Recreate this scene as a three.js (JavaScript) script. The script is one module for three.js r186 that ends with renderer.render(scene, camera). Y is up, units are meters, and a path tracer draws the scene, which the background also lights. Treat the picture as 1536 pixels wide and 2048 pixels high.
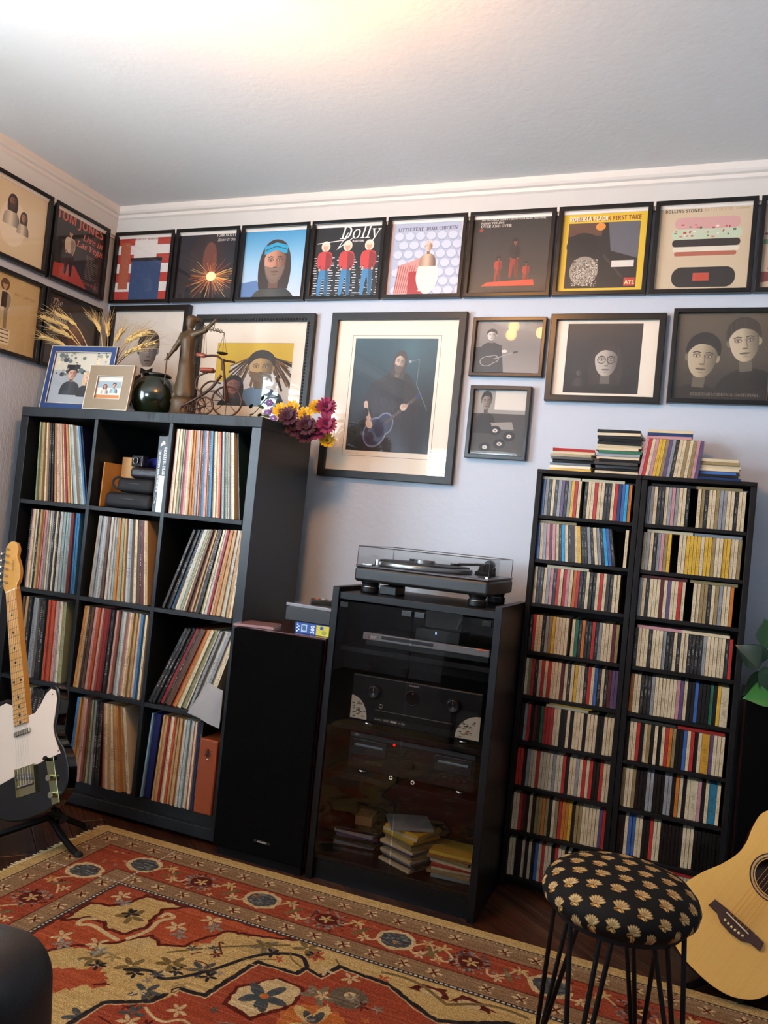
import * as THREE from 'three';
import { RoundedBoxGeometry } from 'three/addons/geometries/RoundedBoxGeometry.js';
import { mergeGeometries, mergeVertices } from 'three/addons/utils/BufferGeometryUtils.js';
import { MarchingCubes } from 'three/addons/objects/MarchingCubes.js';
import { RectAreaLightUniformsLib } from 'three/addons/lights/RectAreaLightUniformsLib.js';

// ---------------------------------------------------------------- camera, light, exposure
const scene = new THREE.Scene();
const camera = new THREE.PerspectiveCamera(65.108, 0.75, 0.05, 40);
camera.rotation.order = 'YXZ';
camera.position.set(2.6766, 1.1569, 2.9859);
camera.rotation.set(0.0244, 0.3769, 0.0975);
scene.add(camera);
const renderer = new THREE.WebGLRenderer({ antialias: true });
renderer.toneMapping = THREE.LinearToneMapping;
renderer.toneMappingExposure = 1.0;
renderer.shadowMap.enabled = true;
RectAreaLightUniformsLib.init();
scene.background = new THREE.Color('#b9d3e6');
const ROOM = { w: 4.3, d: 4.3, h: 2.525 };
const DAY = '#d6ecff', WIN_L = 20, WIN_R = 25, LAMP = 1.4, WARM = '#ffb264';
// left wall window (out of frame, beside the camera) and rear wall window (mirrored in the picture glass)
const WINDOWS = [
  { wall: 'left', c: [0, 1.55, 2.1], w: 1.3, h: 1.15, power: WIN_L },
  { wall: 'rear', c: [0.62, 1.5, ROOM.d], w: 0.95, h: 1.05, power: WIN_R },
];
for (const W of WINDOWS) {
  const l = new THREE.RectAreaLight(DAY, W.power, W.w - 0.08, W.h - 0.08);
  const n = W.wall === 'left' ? [1, 0, 0] : [0, 0, -1];
  l.position.set(W.c[0] - n[0] * 0.03, W.c[1], W.c[2] - n[2] * 0.03);
  l.lookAt(l.position.x + n[0], l.position.y, l.position.z + n[2]);
  l.castShadow = true; l.name = 'window_daylight'; scene.add(l);
}

// ---------------------------------------------------------------- helpers
let seed = 7;
const rnd = () => { seed = (seed + 0x6d2b79f5) | 0; let t = Math.imul(seed ^ (seed >>> 15), 1 | seed); t = (t + Math.imul(t ^ (t >>> 7), 61 | t)) ^ t; return ((t ^ (t >>> 14)) >>> 0) / 4294967296; };
const rr = (a, b) => a + (b - a) * rnd();
const pick = (a) => a[Math.floor(rnd() * a.length)];
const D = Math.PI / 180, V = (x, y, z) => new THREE.Vector3(x, y, z);
const taken = {};
const numbered = (n) => { const k = taken[n] = (taken[n] ?? -1) + 1; return k ? `${n}_${String(k).padStart(3, '0')}` : n; };
const M = (color, roughness = 0.6, o = {}) => new THREE.MeshPhysicalMaterial({ color, roughness, metalness: 0, side: THREE.DoubleSide, ...o });
const shade = (m) => { m.castShadow = m.receiveShadow = true; return m; };
function thing(name, label, category, pos = [0, 0, 0], turn = 0, group) {
  const o = new THREE.Group(); o.name = numbered(name); scene.add(o); o.position.set(...pos); o.rotation.y = turn;
  o.userData = { label, category }; if (group) o.userData.group = group; return o;
}
function struct(name, parent = scene, geo, m, label) {
  const o = geo ? shade(new THREE.Mesh(geo, m)) : new THREE.Group(); o.name = name; parent.add(o);
  if (parent === scene) o.userData = { kind: 'structure', ...(label ? { label } : {}) }; return o;
}
function part(parent, name, geo, m, pos, rot, label) {
  const o = shade(new THREE.Mesh(geo, m)); o.name = name; parent.add(o);
  if (pos) o.position.set(...pos); if (rot) o.rotation.set(...rot); if (label) o.userData.label = label; return o;
}
const single = (name, geo, m, label, category, pos, rot, group) => {
  const o = shade(new THREE.Mesh(geo, m)); o.name = numbered(name); scene.add(o);
  if (pos) o.position.set(...pos); if (rot) o.rotation.set(...rot);
  o.userData = { label, category }; if (group) o.userData.group = group; return o;
};
const B = (w, h, d, x = 0, y = 0, z = 0) => new THREE.BoxGeometry(w, h, d).translate(x, y, z);
const RB = (w, h, d, r = 0.003, s = 2) => new RoundedBoxGeometry(w, h, d, s, r);
const CY = (r1, r2, h, n = 20) => new THREE.CylinderGeometry(r1, r2, h, n);
const LA = (pts, n = 32) => new THREE.LatheGeometry(pts.map(([x, y]) => new THREE.Vector2(x, y)), n);
const TU = (pts, r, n = 24, k = 7) => new THREE.TubeGeometry(new THREE.CatmullRomCurve3(pts.map((p) => (p.isVector3 ? p : V(...p)))), n, r, k);
function bar(a, b, r, r2 = r, k = 8) {
  const p = V(...a), q = V(...b), d = q.clone().sub(p), g = new THREE.CylinderGeometry(r2, r, d.length(), k);
  g.applyQuaternion(new THREE.Quaternion().setFromUnitVectors(V(0, 1, 0), d.clone().normalize()));
  const m = p.add(q).multiplyScalar(0.5); return g.translate(m.x, m.y, m.z);
}
const merge = (gs) => mergeGeometries(gs.map((g) => { const q = g.index ? g.toNonIndexed() : g.clone(); for (const k of Object.keys(q.attributes)) if (!['position', 'normal', 'uv', 'color'].includes(k)) q.deleteAttribute(k); return q; }));
const shapeOf = (pts, smooth = true) => { const s = new THREE.Shape(); if (smooth) { const c = new THREE.CatmullRomCurve3(pts.map(([x, y]) => V(x, y, 0)), true, 'centripetal'); s.setFromPoints(c.getPoints(pts.length * 8).slice(0, -1).map((p) => new THREE.Vector2(p.x, p.y))); } else s.setFromPoints(pts.map(([x, y]) => new THREE.Vector2(x, y))); return s; };
const EX = (shape, depth, bevel = 0, seg = 2, curve = 24) => new THREE.ExtrudeGeometry(shape, { depth, bevelEnabled: bevel > 0, bevelSize: bevel, bevelThickness: bevel, bevelOffset: -bevel, bevelSegments: seg, curveSegments: curve });
function canvasTex(w, h, draw, srgb = true) {
  const c = document.createElement('canvas'); c.width = w; c.height = h; const g = c.getContext('2d'); draw(g, w, h);
  const t = new THREE.CanvasTexture(c); if (srgb) t.colorSpace = THREE.SRGBColorSpace; t.wrapS = t.wrapT = THREE.RepeatWrapping; t.anisotropy = 8; return t;
}
function noiseTex(n, cells, gain = 1, oct = 3) {
  const v = new Float32Array(n * n);
  for (let o = 0, a = 1; o < oct; o++, a *= 0.55) {
    const c = cells << o, L = Float32Array.from({ length: c * c }, rnd);
    for (let y = 0; y < n; y++) for (let x = 0; x < n; x++) {
      const fx = x / n * c, fy = y / n * c, ix = fx | 0, iy = fy | 0, s = (t) => t * t * (3 - 2 * t), u = s(fx - ix), w = s(fy - iy), at = (i, j) => L[(j % c) * c + (i % c)];
      v[y * n + x] += a * ((at(ix, iy) * (1 - u) + at(ix + 1, iy) * u) * (1 - w) + (at(ix, iy + 1) * (1 - u) + at(ix + 1, iy + 1) * u) * w - 0.5);
    }
  }
  const d = new Uint8Array(n * n * 4);
  for (let i = 0; i < n * n; i++) { const q = Math.max(0, Math.min(255, 128 + v[i] * gain * 150)); d[i * 4] = d[i * 4 + 1] = d[i * 4 + 2] = q; d[i * 4 + 3] = 255; }
  const t = new THREE.DataTexture(d, n, n); t.magFilter = THREE.LinearFilter; t.minFilter = THREE.LinearMipmapLinearFilter; t.generateMipmaps = true; t.wrapS = t.wrapT = THREE.RepeatWrapping; t.needsUpdate = true; return t;
}
const rep = (t, x, y) => { const q = t.clone(); q.repeat.set(x, y); q.needsUpdate = true; return q; };
function sdf(bones, n, box, k = 0.02) {              // tapered capsules joined by a smooth minimum
  const [cx, cy, cz, R] = box, mc = new MarchingCubes(n, new THREE.MeshBasicMaterial(), false, false, 400000), P = V(0, 0, 0), Q = V(0, 0, 0), W = V(0, 0, 0);
  mc.isolation = 0;
  const bs = bones.map(([a, b, r1, r2 = r1]) => [V(...a), V(...b), r1, r2]);
  for (let z = 0; z < n; z++) for (let y = 0; y < n; y++) for (let x = 0; x < n; x++) {
    const h = n / 2; P.set(cx + (x - h) / h * R, cy + (y - h) / h * R, cz + (z - h) / h * R);
    let s = 0;
    for (const [a, b, r1, r2] of bs) { Q.subVectors(b, a); W.subVectors(P, a); const t = Math.max(0, Math.min(1, W.dot(Q) / Math.max(1e-9, Q.lengthSq()))); const d = W.addScaledVector(Q, -t).length() - (r1 + (r2 - r1) * t); s += Math.exp(-d / k * 4); }
    mc.field[x + y * n + z * n * n] = Math.max(-1, Math.log(Math.max(s, 1e-30)) * k / 4);
  }
  mc.update();
  const g = new THREE.BufferGeometry(), c = mc.count;
  g.setAttribute('position', new THREE.BufferAttribute(mc.positionArray.slice(0, c * 3), 3));
  g.scale(R, R, R).translate(cx, cy, cz); g.deleteAttribute('normal');
  const m = mergeVertices(g, 1e-5); m.computeVertexNormals(); return m;
}

// ---------------------------------------------------------------- shared materials
const peel = noiseTex(512, 40, 1.3, 3), fine = noiseTex(256, 64, 1.2, 2);
const wallM = M('#bcc5d0', 0.7, { bumpMap: rep(peel, 6, 4), bumpScale: 0.0007 });
const ceilM = M('#e4e5e2', 0.85, { bumpMap: rep(peel, 7, 7), bumpScale: 0.0004 });
const trimM = M('#d9d6cf', 0.4), whiteM = M('#ebe8e2', 0.5);
const blackWood = M('#11161a', 0.4, { bumpMap: rep(fine, 1, 8), bumpScale: 0.0002 });
const rackWood = M('#0b0807', 0.55, { specularIntensity: 0.5 }), cabWood = M('#08080a', 0.4, { specularIntensity: 0.6 }), frameBlack = M('#0c0b0a', 0.3), frameDark = M('#17191b', 0.45);
const glassM = new THREE.MeshPhysicalMaterial({ color: '#ffffff', transmission: 1, thickness: 0, roughness: 0.015, ior: 1.5, side: THREE.DoubleSide });
const smoke = new THREE.MeshPhysicalMaterial({ color: '#c4c0bc', transmission: 1, thickness: 0, roughness: 0.01, ior: 1.5, side: THREE.DoubleSide });
const chrome = M('#c9c7c2', 0.2, { metalness: 1 }), black = M('#050505', 0.5, { specularIntensity: 0.5 }), blackGloss = M('#08080a', 0.2), rubber = M('#0b0b0b', 0.8);

// ---------------------------------------------------------------- the room
function wallBox(name, size, pos, holes) {           // a wall with thickness, built round its window opening
  const g = struct(name), [w, h, d] = size;
  const add = (sx, sy, sz, x, y, z) => part(g, 'wall_panel', B(sx, sy, sz), wallM, [x, y, z]);
  if (!holes) { add(w, h, d, ...pos); return g; }
  const { along, c0, c1, y0, y1 } = holes, a0 = pos[along] - size[along] / 2, a1 = pos[along] + size[along] / 2, t = pos[1] + h / 2, b = pos[1] - h / 2;
  for (const [p, q, r, s] of [[a0, c0, b, t], [c1, a1, b, t], [c0, c1, b, y0], [c0, c1, y1, t]]) {
    const sz = [w, s - r, d], ps = [pos[0], (r + s) / 2, pos[2]]; sz[along] = q - p; ps[along] = (p + q) / 2; add(...sz, ...ps);
  }
  return g;
}
{
  const { w, d, h } = ROOM, T = 0.14, wl = WINDOWS[0], wr = WINDOWS[1];
  wallBox('wall_back', [w + 2 * T, h + T, T], [w / 2, h / 2, -T / 2]);
  wallBox('wall_right', [T, h + T, d], [w + T / 2, h / 2, d / 2]);
  wallBox('wall_left', [T, h + T, d], [-T / 2, h / 2, d / 2], { along: 2, c0: wl.c[2] - wl.w / 2, c1: wl.c[2] + wl.w / 2, y0: wl.c[1] - wl.h / 2, y1: wl.c[1] + wl.h / 2 });
  wallBox('wall_rear', [w + 2 * T, h + T, T], [w / 2, h / 2, d + T / 2], { along: 0, c0: wr.c[0] - wr.w / 2, c1: wr.c[0] + wr.w / 2, y0: wr.c[1] - wr.h / 2, y1: wr.c[1] + wr.h / 2 });
  struct('ceiling', scene, B(w + 2 * T, T, d + 2 * T, w / 2, h + T / 2, d / 2), ceilM);
  // windows: bright pane, frame, blinds
  const paneM = M('#ffffff', 1, { emissive: DAY, emissiveIntensity: 3.2 });
  WINDOWS.forEach((W, i) => {
    const g = struct('window_' + (i + 1)); g.position.set(...W.c); g.rotation.y = W.wall === 'left' ? Math.PI / 2 : Math.PI;
    part(g, 'pane', B(W.w, W.h, 0.006), paneM, [0, 0, -0.06]);
    const f = 0.045;
    for (const s of [-1, 1]) { part(g, 'window_frame', B(f, W.h, 0.06), trimM, [s * (W.w - f) / 2, 0, -0.035]); part(g, 'window_frame', B(W.w, f, 0.06), trimM, [0, s * (W.h - f) / 2, -0.035]); }
    part(g, 'window_sill', RB(W.w + 0.1, 0.03, 0.1, 0.006), trimM, [0, -W.h / 2 - 0.015, 0.03]);
    const bl = thing('window_blind', i ? 'white slatted blind hanging in the rear window' : 'white slatted blind hanging in the side window', 'blind', [W.c[0], W.c[1] - W.h / 2, W.c[2]], g.rotation.y);
    part(bl, 'head_rail', B(W.w - 0.02, 0.035, 0.04), whiteM, [0, W.h - 0.02, 0.045]);
    const sl = RB(W.w - 0.03, 0.003, 0.045, 0.001, 1);
    for (let y = 0.03; y < W.h - 0.05; y += 0.05) part(bl, 'slat', sl, whiteM, [0, y, 0.045], [i ? -0.35 : -0.25, 0, 0]);
  });
  // crown moulding (stepped ogee), one length to each wall in view and behind
  const prof = [[0, 0], [0.012, 0], [0.014, 0.008], [0.022, 0.012], [0.024, 0.026], [0.03, 0.034], [0.044, 0.052], [0.058, 0.07], [0.066, 0.076], [0.068, 0.088], [0.078, 0.092], [0.084, 0.1], [0.086, 0.125], [0, 0.125]];
  const run = (len, n) => { const s = shapeOf(prof.map(([x, y]) => [x, y]), false); const g = EX(s, len); return g; };
  // left wall: profile x -> +x, runs along +z
  struct('trim_2', scene, run(d), trimM, 'white crown moulding along the left wall').position.set(0, h - 0.123, 0);
  const g1 = run(w).rotateY(-Math.PI / 2).translate(w, 0, 0); struct('trim_1', scene, g1, trimM, 'white crown moulding along the picture wall').position.set(0, h - 0.123, 0);
  struct('trim_3', scene, run(d).rotateY(Math.PI), trimM).position.set(w, h - 0.123, d);
  struct('trim_4', scene, run(w).rotateY(Math.PI / 2), trimM).position.set(0, h - 0.123, d);
  // floor: dark planks laid on the diagonal
  const fl = struct('floor');
  const wood = canvasTex(256, 1024, (g, W, H) => {
    g.fillStyle = '#fff'; g.fillRect(0, 0, W, H);
    for (let i = 0; i < 500; i++) { g.strokeStyle = `rgba(${rr(30, 90) | 0},${rr(20, 50) | 0},10,${rr(0.05, 0.25)})`; g.lineWidth = rr(0.5, 3); g.beginPath(); let x = rr(0, W); g.moveTo(x, 0); for (let y = 0; y <= H; y += 64) g.lineTo(x += rr(-4, 4), y); g.stroke(); }
  });
  const tones = ['#4a2716', '#53301c', '#3f2213', '#5a3420', '#452617'].map((c) => M(c, 0.38, { map: wood, bumpMap: wood, bumpScale: 0.0004 }));
  part(fl, 'subfloor', B(w, 0.1, d, w / 2, -0.062, d / 2), M('#140b07', 0.9));
  const PW = 0.125, PL = 1.25, ang = 50 * D, ca = Math.cos(ang), sa = Math.sin(ang);
  const clip = (poly, k, lim, sgn) => { const out = []; poly.forEach((p, i) => { const q = poly[(i + 1) % poly.length], dp = (p[k] - lim) * sgn, dq = (q[k] - lim) * sgn; if (dp <= 0) out.push(p); if (dp * dq < 0) { const t = dp / (dp - dq); out.push([p[0] + (q[0] - p[0]) * t, p[1] + (q[1] - p[1]) * t]); } }); return out; };
  for (let i = -26; i < 30; i++) for (let j = -5; j < 6; j++) {                 // boards cut off at the walls
    const cu = i * PW, cv = j * PL + (((i * 7) % 5) + 5) % 5 * 0.25, hw = PW / 2 - 0.001, hl = PL / 2 - 0.001;
    let P = [[-hw, -hl], [hw, -hl], [hw, hl], [-hw, hl]].map(([a, b]) => [2.15 + (cu + a) * ca + (cv + b) * sa, 2.15 - (cu + a) * sa + (cv + b) * ca]);
    for (const [k, lim, sg] of [[0, 0.001, -1], [0, w - 0.001, 1], [1, 0.001, -1], [1, d - 0.001, 1]]) if (P.length) P = clip(P, k, lim, sg);
    if (P.length < 3) continue;
    const g = EX(shapeOf(P.map(([x, z]) => [x, -z]), false), 0.01, 0.001, 1).rotateX(-Math.PI / 2).translate(0, -0.011, 0), q = g.attributes.position, uv = g.attributes.uv;
    for (let n = 0; n < q.count; n++) { const x = q.getX(n) - 2.15, z = q.getZ(n) - 2.15; uv.setXY(n, (x * ca - z * sa) * 2 + i * 0.37, (x * sa + z * ca) * 0.6 + j * 0.21); }
    part(fl, 'plank', g, tones[((i * 3 + j * 5) % 5 + 5) % 5]);
  }
}

// ---------------------------------------------------------------- ceiling lamp (above the frame): three warm bulbs
{
  const L = thing('ceiling_light', 'flush brass ceiling light with three bare warm bulbs', 'lamp', [1.63, ROOM.h, 1.56]);
  const brass = M('#9a7a45', 0.3, { metalness: 1 });
  part(L, 'canopy', LA([[0, 0], [0.06, 0], [0.06, -0.05], [0.2, -0.062], [0.205, -0.075], [0.195, -0.08], [0.05, -0.07], [0, -0.07]]), brass);
  const bulb = M('#fff1d8', 0.3, { emissive: WARM, emissiveIntensity: 14 });
  for (let i = 0; i < 3; i++) {
    const a = i * 120 * D + 0.3, x = Math.cos(a) * 0.11, z = Math.sin(a) * 0.11;
    part(L, 'socket', bar([x * 0.6, -0.065, z * 0.6], [x * 0.92, -0.115, z * 0.92], 0.012, 0.018), brass);
    part(L, 'bulb', new THREE.SphereGeometry(0.032, 18, 12), bulb, [x, -0.145, z]);
    const p = new THREE.PointLight(WARM, LAMP); p.position.set(1.63 + x, ROOM.h - 0.145, 1.56 + z); p.castShadow = true; p.shadow.radius = 1.4; p.name = 'bulb_light'; scene.add(p);
  }
}

// ---------------------------------------------------------------- framed pictures
const T2 = Math.PI * 2;
const fillP = (g, c, pts) => { g.fillStyle = c; g.beginPath(); pts.forEach(([x, y], i) => (i ? g.lineTo(x, y) : g.moveTo(x, y))); g.closePath(); g.fill(); };
const el = (g, c, x, y, a, b = a, r = 0) => { g.fillStyle = c; g.beginPath(); g.ellipse(x, y, a, b, r, 0, T2); g.fill(); };
const rc = (g, c, x, y, w, h) => { g.fillStyle = c; g.fillRect(x, y, w, h); };
const ln = (g, c, w, pts) => { g.strokeStyle = c; g.lineWidth = w; g.lineCap = 'round'; g.beginPath(); pts.forEach(([x, y], i) => (i ? g.lineTo(x, y) : g.moveTo(x, y))); g.stroke(); };
const tx = (g, s, x, y, px, c, font = 'bold', fam = 'sans-serif', align = 'left', w) => { g.fillStyle = c; g.font = `${font} ${px}px ${fam}`; g.textAlign = align; w ? g.fillText(s, x, y, w) : g.fillText(s, x, y); };
const speck = (g, W, H, n, cs, a = 1, b = 4) => { for (let i = 0; i < n; i++) { g.globalAlpha = rr(0.1, 0.5); rc(g, pick(cs), rr(0, W), rr(0, H), rr(a, b), rr(a, b)); } g.globalAlpha = 1; };
const grad = (g, W, H, ...cs) => { const q = g.createLinearGradient(0, 0, 0, H); cs.forEach((c, i) => q.addColorStop(i / (cs.length - 1), c)); rc(g, q, 0, 0, W, H); };
function bust(g, x, y, s, { skin, hair, top, line = '#2a2019', beard, long, tilt = 0, lit = 1 }) {  // a plain generic head and shoulders
  g.save(); g.translate(x, y); g.rotate(tilt); g.scale(s, s);
  const mix = (h, k) => { const n = parseInt(h.slice(1), 16), f = (v) => Math.max(0, Math.min(255, Math.round(k > 0 ? v + (255 - v) * k : v * (1 + k)))); return `rgb(${f(n >> 16)},${f((n >> 8) & 255)},${f(n & 255)})`; };
  const gx = (a, b, c0, c1, c2) => { const q = g.createLinearGradient(a, 0, b, 0); q.addColorStop(0, c0); q.addColorStop(0.45, c1); q.addColorStop(1, c2); return q; };
  g.fillStyle = gx(-1, 1, mix(top, -0.3), top, mix(top, -0.55)); g.beginPath(); g.moveTo(-1.15, 2.7); g.bezierCurveTo(-1.1, 1.5, -0.9, 1.25, -0.3, 1.05); g.lineTo(0.3, 1.05); g.bezierCurveTo(0.9, 1.25, 1.1, 1.5, 1.15, 2.7); g.fill();
  g.fillStyle = hair; g.beginPath(); if (long) { g.moveTo(-0.62, 1.15); g.bezierCurveTo(-0.85, 0.1, -0.6, -0.75, 0, -0.76); g.bezierCurveTo(0.6, -0.75, 0.85, 0.1, 0.62, 1.15); } else g.ellipse(0, -0.16, 0.56, 0.62, 0, 0, T2); g.fill();
  g.fillStyle = mix(skin, -0.45); g.fillRect(-0.2, 0.5, 0.4, 0.62);
  for (const k of [-1, 1]) if (!long) el(g, mix(skin, k * 0.1 - 0.25), k * 0.48, 0.1, 0.08, 0.14);
  g.fillStyle = gx(-0.48, 0.48, mix(skin, 0.12 * lit), skin, mix(skin, -0.5)); g.beginPath(); g.moveTo(-0.46, -0.2); g.bezierCurveTo(-0.5, 0.3, -0.36, 0.66, -0.12, 0.76); g.quadraticCurveTo(0, 0.8, 0.12, 0.76); g.bezierCurveTo(0.36, 0.66, 0.5, 0.3, 0.46, -0.2); g.bezierCurveTo(0.4, -0.66, -0.4, -0.66, -0.46, -0.2); g.fill();
  if (beard) { g.globalAlpha = 0.85; g.fillStyle = beard; g.beginPath(); g.moveTo(-0.44, 0.25); g.bezierCurveTo(-0.4, 0.8, -0.1, 0.95, 0, 0.95); g.bezierCurveTo(0.1, 0.95, 0.4, 0.8, 0.44, 0.25); g.quadraticCurveTo(0.2, 0.34, 0, 0.32); g.quadraticCurveTo(-0.2, 0.34, -0.44, 0.25); g.fill(); g.globalAlpha = 1; }
  g.fillStyle = hair; g.beginPath(); g.moveTo(-0.5, 0.02); g.bezierCurveTo(-0.62, -0.5, -0.25, -0.76, 0.05, -0.74); g.bezierCurveTo(0.5, -0.72, 0.62, -0.35, 0.5, 0.02); g.bezierCurveTo(0.42, -0.3, 0.2, -0.36, -0.05, -0.38); g.bezierCurveTo(-0.25, -0.38, -0.42, -0.2, -0.5, 0.02); g.fill();
  for (let i = 0; i < 26; i++) { g.globalAlpha = 0.3; const a = rr(-0.5, 0.5); ln(g, mix(hair, rr(-0.5, 0.35)), 0.02, [[a, -0.68 + a * a], [a * 1.1 + rr(-0.05, 0.05), -0.4 + a * a * 1.2]]); } g.globalAlpha = 1;
  for (const k of [-1, 1]) { g.globalAlpha = 0.35; el(g, line, k * 0.19, 0.03, 0.13, 0.08); g.globalAlpha = 0.8; el(g, mix(skin, 0.35), k * 0.19, 0.05, 0.075, 0.032); el(g, line, k * 0.19, 0.05, 0.034, 0.034); ln(g, mix(hair, -0.2), 0.035, [[k * 0.08, -0.07], [k * 0.2, -0.1], [k * 0.31, -0.06]]); }
  g.globalAlpha = 0.4; ln(g, line, 0.03, [[0.05, 0.0], [0.1, 0.26], [0.06, 0.31], [-0.06, 0.31]]); el(g, line, 0.02, 0.33, 0.1, 0.025); g.globalAlpha = 0.7; el(g, mix(skin, -0.45), 0, 0.49, 0.15, 0.045); ln(g, line, 0.02, [[-0.16, 0.485], [0, 0.495], [0.16, 0.48]]); g.globalAlpha = 0.3; el(g, line, 0, 0.6, 0.1, 0.02); g.globalAlpha = 1;
  g.restore();
}
function figure(g, x, y, s, { skin, hair, top, leg }) {      // a plain standing figure, s = height
  g.save(); g.translate(x, y); g.scale(s / 8, s / 8);
  el(g, hair, 0, 0.6, 0.72, 0.8); el(g, skin, 0, 0.68, 0.4, 0.52); el(g, hair, 0, 0.25, 0.5, 0.32); g.fillStyle = skin; g.fillRect(-0.16, 1, 0.32, 0.5);
  const body = (c, p) => { g.fillStyle = c; g.beginPath(); g.moveTo(...p[0]); for (let i = 1; i < p.length; i++) { const n = p[(i + 1) % p.length]; g.quadraticCurveTo(...p[i], (p[i][0] + n[0]) / 2, (p[i][1] + n[1]) / 2); } g.fill(); };
  body(leg, [[-0.7, 3.9], [0.7, 3.9], [0.85, 5], [0.95, 8], [0.35, 8], [0.1, 5.2], [-0.1, 5.2], [-0.35, 8], [-0.95, 8], [-0.85, 5]]);
  body(top, [[-0.5, 1.35], [0.5, 1.35], [1.15, 1.6], [1.3, 3], [0.9, 4.1], [0.6, 3.2], [0.65, 4.1], [-0.65, 4.1], [-0.6, 3.2], [-0.9, 4.1], [-1.3, 3], [-1.15, 1.6]]);
  g.globalAlpha = 0.3; body('#000000', [[0.1, 1.5], [1.1, 1.6], [1.2, 3], [0.7, 4.1], [0.9, 8], [0.4, 8], [0.2, 5]]); g.globalAlpha = 1; el(g, skin, -0.75, 4.05, 0.18, 0.2); el(g, skin, 0.75, 4.05, 0.18, 0.2);
  g.restore();
}
function axe(g, x, y, s, rot, body, edge, neck) {             // a plain guitar
  g.save(); g.translate(x, y); g.rotate(rot); el(g, edge, 0, 0, s * 0.31, s * 0.26); el(g, edge, s * 0.28, 0, s * 0.22, s * 0.2); el(g, body, 0, 0, s * 0.28, s * 0.23); el(g, body, s * 0.28, 0, s * 0.19, s * 0.17);
  rc(g, neck, s * 0.3, -s * 0.03, s * 0.85, s * 0.06); for (let i = 0; i < 9; i++) rc(g, edge, s * (0.45 + i * 0.07), -s * 0.03, s * 0.01, s * 0.06); rc(g, body, s * 1.12, -s * 0.05, s * 0.2, s * 0.1); g.restore();
}
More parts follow.
